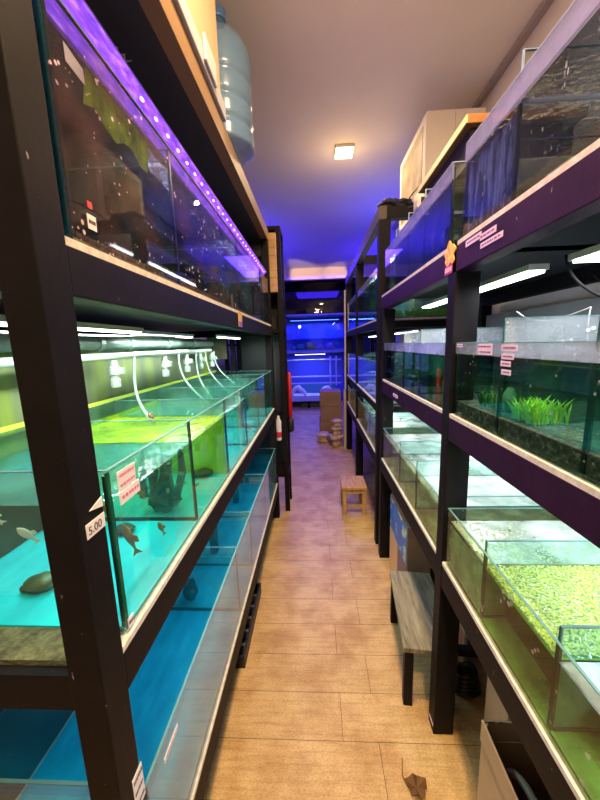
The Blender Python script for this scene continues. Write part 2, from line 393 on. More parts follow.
# top frame with solid board
B(LX, LX - .05, .415, 2.70, 2.30, 2.378).build('top_beam', mat('brown_lit_timber', (0.20, 0.115, 0.055), 0.55), left, bevel=.002)  # black timber, its warm brown lighting put into the beam colour
B(LX - .05, -1.38, .415, 2.70, 2.30, 2.315).build('top_board', INNER, left)
B(-.402, -1.30, .434, .4965, .935, 1.003).build('mossy_board', MOSS, left)
# nearer bay of the left rack does not enter the picture

right = rack('tank_rack', 'black timber rack, purple light painted into its beams, along the right of the aisle, nearest the viewer', 1, RX, 1.08, (-.4,), 1.775,
             [(.645, .728), (1.18, 1.255), (1.70, 1.775)], BLACK, PURPLE_LIT, [(-.42, -.36, 1.70), (1.045, 1.10, 1.70), (2.10, 2.156, 1.70)])
far_right = rack('tank_rack', 'tall black timber rack at the far end of the right side', 1, .424, 1.08, (2.26,), 2.35,
                 [(.605, .69), (1.01, 1.065), (1.59, 1.645)], BLACK, BLACK, [(2.26, 2.32, 2.27), (3.43, 3.49, 2.27), (4.50, 4.56, 2.27)])
for (xa, xb) in ((.424, .474), (1.03, 1.08)):
    B(xa, xb, 2.26, 4.56, 2.27, 2.35).build('top_beam', mat('brown_black_timber', (0.06, 0.042, 0.036), .5), far_right, bevel=.002)
for ya in (2.262, 3.43, 4.5): B(.474, 1.03, ya, ya + .055, 2.275, 2.345).build('cross_beam', BLACK, far_right)

# brace of posts under the right racks
# narrow black stand at the far left
t = thing('display_stand', 'tall narrow black stand past the end of the left rack', 'stand', (-.45, 2.78, 0))
for (xa, ya) in ((-.30, 2.76), (-.30, 2.99), (-.72, 2.76), (-.72, 2.99)):
    B(xa, xa + .04, ya, ya + .04, 0, 2.43).build('post', BLACK, t, bevel=.002)
for z in (.33, .85, 1.6, 2.40): B(-.72, -.26, 2.762, 3.028, z, z + .03).build('shelf', BLACK, t)
B(-.70, -.27, 3.01, 3.025, .36, 2.40).build('back_panel', mat('black_panel', (0.015, 0.012, 0.02), .4), t)
B(-.30, -.285, 2.80, 2.99, .88, 2.40).build('side_panel', mat('violet_black_panel', (0.05, 0.015, 0.07), .35), t)

# ---------------------------------------------------------------- aquaria
def tank(label, side, xf, xb, y0, y1, z0, rim, wz, parts, floor, front, backm, waters, part_up=0.0, part_mat=None, group=None, seam_front=True, upper=None, edge=None, endm=None, sand=None, men=False, part_low=None):
    """front pane at xf (aisle side) ... back pane at xb; parts = y of partitions; waters = one material per compartment"""
    t = thing('aquarium', label, 'aquarium', ((xf + xb) / 2, (y0 + y1) / 2, z0), group)
    d = side; g = .006; endm = endm or CLEAR; edge = edge or EDGE; part_mat = part_mat or GLASS_PART
    split = wz if upper else rim
    B(xf, xf + d * g, y0, y1, z0, split).build('front_pane', front, t)
    if upper: B(xf, xf + d * g, y0, y1, split, rim).build('front_pane_top', upper, t)
    B(xf, xf + d * g, y0, y1, rim, rim + .0015).build('rim', edge, t)
    B(xb - d * g, xb, y0, y1, z0, rim).build('back_pane', backm, t)
    for (ya, yb) in ((y0, y0 + g), (y1 - g, y1)):
        B(xf + d * g, xb - d * g, ya, yb, z0, rim).build('end_pane', endm, t)
        B(xf + d * g, xb - d * g, ya, yb, rim, rim + .002).build('rim', edge, t)
    B(xf + d * g, xb - d * g, y0 + g, y1 - g, z0 + .001, z0 + .007).build('floor_pane', floor, t)
    for y in parts:
        p = B(xf + d * (g + .001), xb - d * (g + .001), y - .0025, y + .0025, z0 + .007, wz if part_low else rim + part_up).build('partition', part_low or part_mat, t)
        if part_low: B(xf + d * (g + .001), xb - d * (g + .001), y - .0025, y + .0025, wz, rim + part_up).build('dry_glass', part_mat, p)
        B(xf + d * (g + .001), xb - d * (g + .001), y - .0027, y + .0027, rim + part_up, rim + part_up + .002).build('partition_edge', edge, p)
        if men: B(xf + d * (g + .002), xb - d * .01, y - .0045, y - .003, wz - .005, wz + .004).build('water_line', MEN, t)
        if part_up: B(xf + d * (g + .001), xf + d * (g + .004), y - .0027, y + .0027, rim - .01, rim + part_up).build('partition_edge', edge, p)
        B(xf + d * g, xf + d * (g + .006), y - .0045, y + .0045, z0 + .007, split - .004).build('silicone_seam', SEAM, t)
        B(xf + d * .012, xb - d * g, y - .006, y + .006, z0 + .007, z0 + .012).build('silicone_seam', SEAM, t)
    for y in (y0, y1):
        B(xf + d * g, xf + d * (g + .008), y - .003 if y == y1 else y + g, y if y == y1 else y + g + .008, z0 + .007, rim - .01).build('silicone_seam', SEAM, t)
    ys = [y0 + g] + list(parts) + [y1 - g]
    for i in range(len(ys) - 1):
        wm = waters[i % len(waters)]
        w = MB(); xa, xc = xf + d * (g + .001), xb - d * (g + .001)
        w.quad((min(xa, xc), ys[i] + .004, wz), (max(xa, xc), ys[i] + .004, wz), (max(xa, xc), ys[i + 1] - .004, wz), (min(xa, xc), ys[i + 1] - .004, wz))
        w.build('water', wm, t)
    if sand:
        n = 14; vs = []; fs = []
        rn = random.Random(int(y0 * 100))
        xa, xc = xf + d * .008, xb - d * .008
        for i in range(n + 1):
            for j in range(n + 1):
                vs.append((xa + (xc - xa) * i / n, y0 + .01 + (y1 - y0 - .02) * j / n, z0 + .012 + sand[1] * (i / n) + rn.uniform(0, .008)))
        for i in range(n):
            for j in range(n): fs.append((i * (n + 1) + j, (i + 1) * (n + 1) + j, (i + 1) * (n + 1) + j + 1, i * (n + 1) + j + 1))
        MB().add(vs, fs).build('gravel_bed', sand[0], t, smooth=True)
    return t

BLK = mat('black_backing', (0.01, 0.012, 0.016), .5)
# left rack: lower tier (two long tanks, front and back), middle tier, top tier
LL = tank('long floor-level tank with deep blue bottom and grey reflections painted on its front glass, left rack bottom shelf', -1, -.352, -.815, .49, 2.62, .33, .645, .60, (1.265, 1.565, 2.065), BLUEF, GLASS_GREY_REFL, CLEAR, (WATER_B,), seam_front=True)
LL2 = tank('tank with blue bottom behind the long bottom-shelf tank of the left rack', -1, -.85, -1.30, .49, 2.62, .33, .645, .60, (1.3,), BLUEF, CLEAR, BLK, (WATER_B,))
LM = tank('long turquoise-floored tank with green algae partitions, left rack middle shelf', -1, -.352, -.81, .50, 2.61, .99, 1.30, 1.235, (.878, 1.24, 1.61, 1.975, 2.285), TURQ, GLASS_L, GLASS_PART, (WATER_T, WATER_G, WATER_T, WATER_T, WATER_T, WATER_T), part_mat=GLASS_PART)
B(-.365, -.805, 1.225, 1.229, 1.0, 1.235).build('algae_film', GLASS_GREEN, LM)
B(-.790, -.794, .52, .875, 1.0, 1.20).build('dark_backing', DGREENB, LM)
B(-.790, -.794, .885, 1.6, 1.0, 1.25).build('algae_film', GLASS_GREEN, LM)
B(-.803, -.812, .50, 2.61, 1.3, 1.312).build('yellow_back_rim', mat('yellow_green_edge', (0.55, 0.68, 0.08), .4), LM)
B(-.3555, -.3585, .503, .512, .998, 1.295).build('corner_edge', mat('green_glass_edge', (0.0, 0.10, 0.06), .15), LM)
STAIN = noisy('stained_green_panel', [(0.35, (0.05, 0.06, 0.04)), (0.52, (0.15, 0.18, 0.10)), (0.66, (0.22, 0.30, 0.02)), (0.8, (0.22, 0.27, 0.18))], 5.0, .3, (1, 1, .12))
B(-.835, -.845, .475, 2.63, 1.0, 1.56).build('back_splash', STAIN, left)
B(-.818, -.847, .50, 2.60, .335, .60).build('gap_shade_sheet', INNER, left)  # solid sheet standing in for the dark of the empty gap
LT = tank('dark long tank with mineral spots under the purple light, left rack top shelf', -1, -.352, -.81, .50, 2.61, 1.662, 1.992, 1.962, (.90, 1.62, 1.98, 2.285), MURKF, GLASS_SPOT, BLK, (WATER_K,), part_mat=GLASS_PART, endm=glass('blue_end_glass', (0.3, 0.5, 0.6), film=(0.02, 0.12, 0.2), film_stops=((0.2, 0.5), (0.8, 0.8))))
# algae mat hanging at the water surface, inside
am = MB()
for i in range(7):
    y = .60 + i * .030
    a_, b_ = (.012 * math.sin(i * 1.7), .012 * math.sin(i * 1.7 + 1.7)); am.quad((-.366, y, 1.958), (-.376, y, 1.905 + a_), (-.376, y + .030, 1.905 + b_), (-.366, y + .030, 1.958))
am.build('algae_mat', noisy('bright_algae', [(0.3, (0.05, 0.11, 0.01)), (0.55, (0.30, 0.50, 0.03)), (0.8, (0.5, 0.75, 0.08))], 30, .8), LT)
GRV = B(-.40, -.79, .51, 2.60, 1.672, 1.70).build('gravel_bed', GRAVEL, LT)

DEEP = glass('deep_green_water_glass', (0.55, 0.78, 0.70))
# right rack
RLn = tank('duckweed-covered tank with brown stained glass, right rack bottom shelf, nearest', 1, .432, 1.03, -.25, 1.035, .742, .945, .905, (.27, .54, .805), GREENF, GLASS_BROWN, GLASS_MURK, (WATER_W, WATER_V, WATER_T, WATER_W), part_up=.03)
RLf = tank('milky white-topped tank with brown stained front, right rack bottom shelf, beyond the post', 1, .432, 1.03, 1.115, 2.09, .742, .945, .905, (1.40, 1.69), MURKF, GLASS_BROWN, GLASS_MURK, (WATER_W,), part_up=.03)
RMn = tank('planted dark green tank on right rack middle shelf, nearest the viewer', 1, .432, 1.03, -.25, 1.035, 1.268, 1.49, 1.458, (.27, .535, .795), GRAVEL, GLASS_MURK, DGREENB, (WATER_W, WATER_D, WATER_D, WATER_D), part_up=.055, part_mat=GLASS_HAZE, part_low=DEEP, upper=glass('pale_reflection_glass', (0.85, 0.88, 0.92), film=(0.55, 0.58, 0.66), film_stops=((0.3, 0.2), (0.7, 0.42)), fscale=10), sand=(GRAVEL, .035))  # pale top band has a milky reflection put into its colour
B(.440, .52, -.24, 1.03, 1.276, 1.312).build('gravel_front', GRAVEL, RMn)
RMf = tank('dark tank of small colourful fish on right rack middle shelf, beyond the post', 1, .432, 1.03, 1.115, 2.09, 1.268, 1.49, 1.45, (1.404, 1.66), GRAVEL, GLASS_MURK, DBLUEB, (WATER_W,), part_up=.055, upper=GLASS_LED_REFL, part_mat=GLASS_HAZE, part_low=DEEP)
RTn = tank('tank with violet led reflection painted on its rim, on right rack top shelf, nearest the viewer', 1, .432, .95, -.25, 1.035, 1.788, 2.035, 1.987, (.27, .54, .80), BLK, GLASS_BLUE, BLK, (WATER_V2,), part_up=.045, upper=GLASS_LED_REFL, edge=EDGE_B, part_mat=CLEAR, men=True)
RTf = tank('blue streaked tank on right rack top shelf, beyond the post', 1, .432, .95, 1.125, 2.09, 1.788, 2.035, 1.987, (1.40, 1.63, 1.86), BLK, GLASS_BLUE, BLK, (WATER_V2,), part_up=.04, upper=GLASS_LED_REFL, edge=EDGE_B, part_mat=CLEAR, men=True)
B(.442, .444, .81, 1.03, 1.80, 1.975).build('blue_streaked_film', BLUE_STREAK, RTn)
B(.442, .444, 1.14, 1.85, 1.80, 1.975).build('blue_streaked_film', glass('dark_blue_streak_film', (0.2, 0.28, 0.45), film=(0.16, 0.26, 0.55), film_stops=((0.42, 0.05), (0.68, 0.6)), fscale=22, stretch=(2.2, 2.2, 0.6)), RTf)
# far right rack
FT = tank('green water tank on the top shelf of the far right rack', 1, .434, 1.02, 2.34, 3.42, 1.66, 2.0, 1.945, (2.75, 3.1), GRAVEL, GLASS_MURK, DGREENB, (WATER_W,), upper=GLASS_LED_REFL, edge=EDGE_B)
FT2 = tank('pale lit tank on the top shelf of the far right rack, far bay', 1, .434, 1.02, 3.51, 4.48, 1.66, 2.0, 1.945, (4.0,), PALEF, GLASS_MURK, PALEF, (WATER_W,), upper=GLASS_LED_REFL, edge=EDGE_B)
FM = tank('clear tank with a sand heap on the middle shelf of the far right rack', 1, .434, 1.02, 2.34, 3.42, 1.08, 1.36, 1.26, (2.9,), GRAVEL, GLASS_L, PALEF, (WATER_D,), sand=(noisy('tan_sand', [(0.3, (0.30, 0.22, 0.12)), (0.7, (0.5, 0.38, 0.24))], 60, .9), .10))
FM2 = tank('clear pale tank on the middle shelf of the far right rack, far bay', 1, .434, 1.02, 3.51, 4.48, 1.08, 1.36, 1.26, (4.0,), GRAVEL, GLASS_L, PALEF, (WATER_W,))
FB = tank('white-topped tank with brown front on the bottom shelf of the far right rack', 1, .434, 1.02, 2.34, 3.42, .705, .93, .88, (2.7, 3.05), MURKF, GLASS_BROWN, PALEF, (WATER_W,))
FB2 = tank('white-topped tank on the bottom shelf of the far right rack, far bay', 1, .434, 1.02, 3.51, 4.48, .705, .93, .88, (4.0,), MURKF, GLASS_BROWN, PALEF, (WATER_W,))

# ---------------------------------------------------------------- shelf lamps
def tube_lamp(label, x, y0, y1, z, w, power, group, col=(0.93, 1, 0.97), visible=WHITE_E, cat='lamp', h=.014):
    t = thing('led_tube_lamp', label, cat, (x, (y0 + y1) / 2, z), group)
    B(x - w / 2, x + w / 2, y0, y1, z - h, z).build('housing', mat('lamp_housing', (0.6, 0.62, 0.62), .4), t)
    B(x - w / 2 + .004, x + w / 2 - .004, y0 + .01, y1 - .01, z - h - .006, z - h).build('diffuser', visible, t)
    area('tube_light', (0, 0, -h - .012), (w, y1 - y0), power, col, t)
    return t
GRN = (0.88, 1.0, 0.93)
G1 = 'white tube lamps over the middle left tank'
tube_lamp('white tube lamp over the near end of the middle left tank', -.62, .60, 1.15, 1.574, .035, 5.0, G1, GRN)
tube_lamp('white tube lamp over the centre of the middle left tank', -.70, 1.25, 1.85, 1.574, .035, 5.0, G1, GRN)
tube_lamp('white tube lamp over the far end of the middle left tank', -.58, 1.98, 2.5, 1.574, .035, 5.0, G1, GRN)
tube_lamp('unseen tube lamp added under the middle shelf to light the blue bottom tanks of the left rack', -.43, .6, 2.5, .898, .03, 4.6, None, (0.7, 0.95, 1.0), DIM_E, h=.012)  # hidden lamp added to brighten the bottom tanks
G2 = 'led panels under the top shelf on the right'
BARE = (0.95, 0.97, 1.0)
tube_lamp('slim bright led panel under the right top shelf, seen behind the first post', .56, .88, 1.72, 1.68, .05, 3.2, G2, BARE)
tube_lamp('wide bright led panel under the right top shelf, nearest the viewer', .62, .25, .80, 1.68, .10, 2.6, G2, BARE)
G3 = 'tube lamps hidden under the right middle shelf'
tube_lamp('tube lamp hidden over the duckweed tank on the right', .72, .1, 1.0, 1.178, .04, 5.5, G3, (0.95, 1, 0.95))
tube_lamp('tube lamp hidden over the milky tank beyond the right post', .72, 1.2, 2.05, 1.178, .04, 5.0, G3, (0.95, 1, 0.97))
tube_lamp('tube lamp over the bottom tank of the far right rack', .72, 2.4, 4.4, 1.005, .04, 4.0, None, (0.95, 1, 1))
tube_lamp('tube lamp over the middle tank of the far right rack', .72, 2.4, 4.4, 1.585, .04, 4.0, None, (0.92, .97, 1))
tube_lamp('tube lamp over the top tank of the far right rack', .72, 2.4, 4.4, 2.26, .04, 3.0, None, (0.92, .97, 1))

# purple led bar over the left top tank
t = thing('purple_led_bar', 'long glowing purple led bar over the front rim of the top left tank', 'lamp', (-.40, 1.5, 2.035))
def purple_mat():
    m = emit('purple_led_lens', (0.36, 0.12, 0.95), 1.0); e = [n for n in m.node_tree.nodes if n.type == 'EMISSION'][0]
    v = coords(m, (1, 1, 1), 'World')
    n1 = noise(m, coords(m, (14, 2, 1), 'World'), 12, 4)
    c = ramp(m, n1, [(0.3, (0.16, 0.05, 0.55)), (0.5, (0.34, 0.09, 0.90)), (0.68, (0.62, 0.22, 1.0))])
    L(m, c, e.inputs[0]); e.inputs[1].default_value = 1.3; return m
MB().prism([(-.358, 2.052), (-.400, 2.006), (-.403, 2.010), (-.361, 2.056)], 'y', .52, 2.60).build('lens', purple_mat(), t)
MB().prism([(-.3585, 2.057), (-.4045, 2.011), (-.4045, 2.057)], 'y', .515, 2.605).build('housing', mat('violet_housing', (0.25, 0.18, 0.5), .3), t)
DOT = emit('led_dot', (1.0, 0.50, 1.0), 3.5)
for i in range(28):
    y = .80 + i * .064
    MB().ball((-.3675, y, 2.0615 - .0215), (.0035, .008, .0035), 8, 5).build('led', DOT, t, smooth=True)
area('purple_light', (-.03, 0, -.04), (.05, 2.0), 8.0, (0.85, 0.66, 1.0), t)
area('purple_side_light', (.050, 0, 0), (.03, 2.0), 4.6, (0.60, 0.22, 1.0), t, rot=(0, PI / 2 + PI, 0))

# blue-white led bars above the right top tanks
tube_lamp('thin blue-white led bar over the top right tanks, along their back', .93, 1.15, 2.08, 2.11, .03, 1.3, 'led bars over the top right tanks', (0.55, 0.62, 1.0), emit('bluewhite_led', (0.55, 0.62, 1.0), 4))

# ---------------------------------------------------------------- end of the aisle
BLUE = (0.05, 0.08, 1.0)
t = thing('reef_tank_stand', 'tall dark stand of blue-lit marine tanks closing the end of the aisle', 'shelf rack', (.2, 8.1, 0))
for x in (-.95, .84): B(x, x + .06, 7.95, 8.01, 0, 2.9).build('post', BLACK, t)
for z in (1.29, 2.17): B(-.89, .84, 7.95, 8.6, z, z + .035).build('shelf', mat('grey_shelf', (0.3, 0.32, 0.4), .4), t)
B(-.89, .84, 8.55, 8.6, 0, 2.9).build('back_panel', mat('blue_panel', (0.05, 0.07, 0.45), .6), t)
B(-.89, .84, 7.96, 7.97, 2.205, 2.9).build('dark_pane', glass('smoked_pane', (0.15, 0.13, 0.2), film=(0.02, 0.015, 0.02), film_stops=((0, .6), (1, .7))), t)
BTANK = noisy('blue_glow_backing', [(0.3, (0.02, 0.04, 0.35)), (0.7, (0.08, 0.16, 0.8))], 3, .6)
t2 = thing('marine_aquarium', 'blue-lit marine tank at eye height at the end of the aisle', 'aquarium', (0, 8.2, 1.33))
B(-.80, .80, 8.0, 8.01, 1.326, 2.0).build('front_pane', CLEAR, t2)
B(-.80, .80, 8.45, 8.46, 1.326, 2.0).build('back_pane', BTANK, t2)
B(-.80, .80, 8.01, 8.45, 1.327, 1.36).build('sand_bed', mat('pale_blue_sand', (0.15, 0.35, 0.75), .8), t2)
for x in (-.80, .79): B(x, x + .01, 8.01, 8.45, 1.326, 2.0).build('end_pane', CLEAR, t2)
B(-.78, .78, 8.02, 8.44, 1.64, 1.645).build('water', WATER_V, t2)
cor = [(-.36, 8.1, .10, (0.05, .5, .35)), (-.12, 8.15, .13, (.3, .5, .2)), (.12, 8.12, .09, (.3, .25, .7)), (.36, 8.2, .11, (.4, .3, .8)), (-.55, 8.2, .08, (.05, .3, .8))]
names = ['teal', 'yellow-green', 'violet', 'pale violet', 'blue']
for i, (x, y, r, c) in enumerate(cor):
    o = MB().ball((x, y, 1.36 + r * .6), (r, r, r * .8), 12, 8, .25, i).ball((x + r * .6, y, 1.36 + r * .3), (r * .6, r * .6, r * .5), 10, 6, .3, i + 9).build('coral', noisy('coral_%s' % names[i].replace('-', '_').replace(' ', '_'), [(0.3, tuple(q * .4 for q in c)), (0.7, c)], 30, .8), smooth=True)
    tag(o, names[i] + ' rounded coral in the blue marine tank at the aisle end', 'coral', 'corals in the marine tank')
# pump frame of white pipes and low frag tank
t3 = thing('pipe_frame', 'white pipe frame over the low sand tank at the aisle end', 'pipe frame', (0, 7.9, .5))
pf = MB()
for z in (.56, .72, 1.12): pf.tube([(-.75, 7.92, z), (.62, 7.92, z)], .018)
for x in (-.7, .36, .50): pf.tube([(x, 7.92, .5), (x, 7.92, 1.2)], .016)
pf.build('pipes', mat('blue_white_pipe', (0.5, 0.55, 0.8), .4), t3)
t4 = thing('low_sand_tank', 'low tank of white sand and coral pieces on the floor at the aisle end', 'aquarium', (0, 7.9, 0))
B(-.8, .5, 7.62, 8.35, .22, .25).build('sand_bed', noisy('white_coral_sand', [(0.3, (0.4, 0.4, 0.45)), (0.7, (0.85, 0.83, 0.85))], 14, .8), t4)
B(-.8, .5, 7.6, 7.61, .17, .30).build('front_pane', EDGE_B, t4)
B(-.8, .5, 8.35, 8.36, .2, .55).build('back_pane', mat('teal_back', (0.03, 0.14, 0.22), .5), t4)
for x in (-.8, -.2, .44): B(x, x + .06, 7.62, 7.68, 0, .17).build('foot', BLACK, t4)
B(-.8, .5, 7.62, 8.3, .15, .17).build('base', BLACK, t4)
for i, (x, y, s) in enumerate(((-.42, 7.8, 1.0), (.28, 7.82, .9))):
    mb = MB(); pts = []
    for k in range(9):
        a = PI * (0.05 + .9 * k / 8); pts.append((x + .17 * s * math.cos(a), y, .25 + .22 * s * math.sin(a) * (1 if k > 3 else .8)))
    mb.tube(pts, .05, 8, [.03 + .035 * math.sin(PI * k / 8) for k in range(9)])
    tag(mb.build('coral_arch', mat('bleached_coral', (0.8, 0.78, 0.75), .8), smooth=True), ('left' if i == 0 else 'right') + ' bleached coral arch on the white sand tank', 'coral', 'bleached coral arches')
tag(B(-.35, .15, 7.75, 8.2, .002, .12).build('green_crate', mat('dark_green_plastic', (0.05, 0.10, 0.06), .5), bevel=.01), 'dark green crate under the low sand tank at the aisle end', 'crate')
def blue_tube(label, x0, x1, y, z, power, vis, w=.04):
    t = thing('blue_led_lamp', label, 'lamp', ((x0 + x1) / 2, y, z), 'blue lamps at the aisle end')
    B(x0, x1, y, y + w, z, z + .03).build('housing', BLACK, t)
    B(x0 + .01, x1 - .01, y + .004, y + w - .004, z - .01, z).build('diffuser', vis, t)
    area('blue_light', (0, w / 2, -.02), (x1 - x0, w), power, BLUE if vis.name.startswith('blue') else (.16, .2, 1), t)
BE = emit('blue_led', (0.05, 0.15, 1.0), 6); VE = emit('violet_white_led', (0.45, 0.5, 1.0), 9)
blue_tube('bright violet-white lamp over the low sand tank', -.5, .25, 7.951, 1.259, 20, VE)
blue_tube('blue lamp over the marine tank at the aisle end', -.6, .6, 8.2, 2.08, 14, BE)
# clamp spot lamp in the marine tank
t5 = thing('clamp_lamp', 'small clamp lamp with a glowing blue-white head over the marine tank', 'lamp', (-.38, 8.02, 1.64))
MB().tube([(-.42, 8.03, 1.70), (-.37, 8.03, 1.90)], .008).build('stem', PVC, t5)
MB().ball((-.36, 8.02, 1.92), .03, 10, 8).build('head', emit('blue_white_head', (0.5, 0.7, 1.0), 12), t5, smooth=True)

# upward blue strip lamps standing on the far racks, wash the ceiling
def up_lamp(label, x, y0, y1, z, power):
    t = thing('blue_strip_lamp', label, 'lamp', (x, (y0 + y1) / 2, z), 'blue strip lamps lighting the ceiling')
    B(x - .03, x + .03, y0, y1, z, z + .02).build('housing', BLACK, t)
    B(x - .02, x + .02, y0 + .01, y1 - .01, z + .02, z + .025).build('diffuser', BE, t)
    area('strip_light', (0, 0, .03), (.05, y1 - y0), power, (0.035, 0.01, 1.0), t, rot=(PI, 0, 0))
up_lamp('blue strip lamp lying on top of the far right rack', .80, 3.6, 4.5, 2.372, 5)
t = thing('storage_rack', 'dark rack in the blue room left of the aisle end', 'shelf rack', (-.9, 5.5, 0))
for y in (4.3, 6.9):
    for x in (-.66, -1.2): B(x, x + .05, y, y + .05, 0, 2.3).build('post', BLACK, t)
for z in (.3, .9, 1.5, 2.25): B(-1.2, -.61, 4.3, 6.95, z, z + .03).build('shelf', BLACK, t)
up_lamp('blue strip lamp lying on top of the dark left rear rack', -.9, 4.4, 6.2, 2.28, 17)
t = thing('storage_rack', 'dark rack in the blue room right of the aisle end', 'shelf rack', (1.2, 6.2, 0))
for y in (5.4, 7.5):
    for x in (.90, 1.5): B(x, x + .05, y, y + .05, 0, 2.3).build('post', BLACK, t)
for z in (.3, .9, 1.5, 2.25): B(.90, 1.55, 5.4, 7.55, z, z + .03).build('shelf', BLACK, t)
up_lamp('blue strip lamp lying on top of the dark right rear rack', 1.2, 5.45, 6.3, 2.28, 17)
area('end_room_blue_fill', (.1, 6.2, 2.9), (1.2, 1.6), 110, (.05, .02, 1.0))  # unseen light added to turn the far floor blue

# cartons in the blue area, coral rocks, white trim
CARD = noisy('brown_cardboard', [(0.3, (0.24, 0.14, 0.09)), (0.7, (0.34, 0.21, 0.13))], 6, .8)
def carton(label, x0, x1, y0, y1, z0, z1, group=None, m=None):
    t = thing('carton', label, 'box', ((x0 + x1) / 2, (y0 + y1) / 2, z0), group)
    B(x0, x1, y0, y1, z0, z1 - .003).build('body', m or CARD, t, bevel=.003)
    B((x0 + x1) / 2 - .025, (x0 + x1) / 2 + .025, y0 - .0006, y1, z1 - .003, z1 - .001).build('tape', mat('parcel_tape', (0.45, 0.33, 0.2), .25), t)
    return t
carton('brown carton on the floor at the aisle end, bottom of its stack', .05, .40, 5.2, 5.6, 0, .25, 'cartons stacked at the aisle end')
carton('brown carton in the middle of the stack at the aisle end', .07, .41, 5.22, 5.6, .25, .50, 'cartons stacked at the aisle end')
carton('brown carton on top of the stack at the aisle end', .06, .40, 5.21, 5.58, .50, .74, 'cartons stacked at the aisle end')
CR = noisy('cream_pink_rock', [(0.3, (0.34, 0.22, 0.17)), (0.55, (0.62, 0.46, 0.38)), (0.8, (0.85, 0.74, 0.64))], 26, .85, bmp=.6)
def rock(label, x, y, z, s, seed):
    mb = MB()
    mb.lathe(x, y, [(.05 * s, 0), (.09 * s, .01 * s), (.06 * s, .05 * s), (.045 * s, .07 * s), (.10 * s, .10 * s), (.115 * s, .12 * s), (.08 * s, .145 * s), (.03 * s, .15 * s)], 14, z,
             lambda a, zz: 1 + .18 * math.sin(3 * a + seed) + .1 * math.sin(7 * a + seed * 2))
    tag(mb.build('coral_rock', CR, smooth=True), label, 'rock', 'cream coral rocks by the cartons')
rock('large cream coral rock on the floor in front, bottom of the pile', .285, 4.72, 0, 1.1, 1)
rock('cream coral rock in the middle of the pile beside the white board', .29, 4.73, .166, .8, 2)
rock('topmost cream coral rock of the pile beside the white board', .30, 4.73, .287, .72, 3)
rock('flat cream coral rock on the floor at the left of the pile', .10, 4.90, 0, 1.0, 4)
tag(B(.39, .42, 4.56, 4.62, 0, .85).build('wooden_board', noisy('pale_wood', [(0.3, (0.50, 0.40, 0.26)), (0.7, (0.62, 0.5, 0.34))], 8, .7, (1, 1, .1))), 'narrow pale wooden board standing at the end of the right racks', 'board')
tag(B(.405, .423, 4.57, 4.60, .86, 2.2).build('corner_strip', mat('white_strip', (0.75, 0.68, 0.62), .6)), 'slim white corner strip on the far end of the right racks', 'strip')
# red pole and bottle at left of the aisle
t = thing('red_cylinder', 'tall red cylinder hanging on the black stand at the left of the aisle', 'cylinder', (-.245, 3.0, 1.0))
MB().lathe(-.245, 3.0, [(.008, 0), (.018, .01), (.018, .42), (.008, .43)], 14, .82).build('body', mat('red_plastic', (0.55, 0.01, 0.015), .4), t, smooth=True)
MB().lathe(-.245, 3.0, [(.010, 0), (.03, .02), (.03, .12), (.01, .14)], 12, .68).build('cap', BLK, t, smooth=True)
t = thing('white_bottle', 'white spray bottle with red print hanging between the left rack and the stand', 'bottle', (-.33, 2.735, .75))
MB().lathe(-.33, 2.735, [(.02, 0), (.024, .01), (.024, .17), (.012, .20), (.010, .22)], 14, .68).build('body', mat('white_plastic', (0.7, 0.68, 0.8), .4), t, smooth=True)
MB().lathe(-.33, 2.735, [(.0245, 0), (.0245, .05)], 14, .71).build('print', mat('red_print', (0.5, 0.03, 0.05), .5), t)

# ---------------------------------------------------------------- plumbing in the middle left tier
t = thing('water_pipe', 'thick grey-green water pipe running under the shelf behind the middle left tank', 'pipe', (-.78, 1.5, 1.53))
pm_ = MB().tube([(-.78, .48, 1.525), (-.78, 2.45, 1.525)], .023, 14); pm_.build('pipe', PVC_G, t, smooth=True)
for y in (.95, 1.15, 1.35, 1.7, 2.05): MB().tube([(-.78, y - .012, 1.525), (-.78, y + .012, 1.525)], .028, 14).build('coupling', PVC_G, t)
t = thing('water_pipe', 'thin white water pipe with taps over the middle left tank', 'pipe', (-.74, 1.5, 1.48))
MB().tube([(-.74, .48, 1.478), (-.74, 2.30, 1.478)], .012, 12).build('pipe', PVC, t, smooth=True)
gv = 'white taps on the pipe over the middle left tank'
posn = ['nearest', 'second', 'third', 'fourth', 'farthest']
for i, y in enumerate((1.17, 1.58, 1.86, 2.08, 2.32)):
    v = thing('valve', posn[i] + ' of the white taps hanging from the pipe over the middle left tank', 'tap', (-.74, y, 1.46), gv)
    MB().lathe(-.74, y, [(.013, 0), (.017, .003), (.017, .03), (.013, .034), (.013, .045), (.019, .048), (.019, .075), (.013, .08), (.012, .10)], 12, 1.362).build('body', PVC, v, smooth=False)
    B(-.735, -.705, y - .010, y + .010, 1.412, 1.436).build('handle', PVC, v, bevel=.002)
gh = 'milky air hoses dropping into the middle left tank'
def bez(p, n=14):
    p = [Vector(q) for q in p]; o = []
    for i in range(n + 1):
        t_ = i / n; u = 1 - t_; o.append(u**3 * p[0] + 3 * u * u * t_ * p[1] + 3 * u * t_ * t_ * p[2] + t_**3 * p[3])
    return o
hl = ['first, ending beside a small brown snail', 'second', 'third', 'fourth', 'last, farthest away']
for i, (y, dy, dx) in enumerate(((1.30, -.16, .17), (1.74, -.05, .16), (2.0, -.12, .12), (2.18, -.05, .15), (2.36, .02, .16))):
    o = MB().tube(bez([(-.735, y, 1.47), (-.735, y - .02, 1.33), (-.72 + dx * .3, y + dy, 1.30), (-.735 + dx, y + dy, 1.20)]), .0055, 8).build('air_hose', HOSE, smooth=True)
    tag(o, 'milky air hose dropping into the middle left tank, ' + hl[i], 'hose', gh)
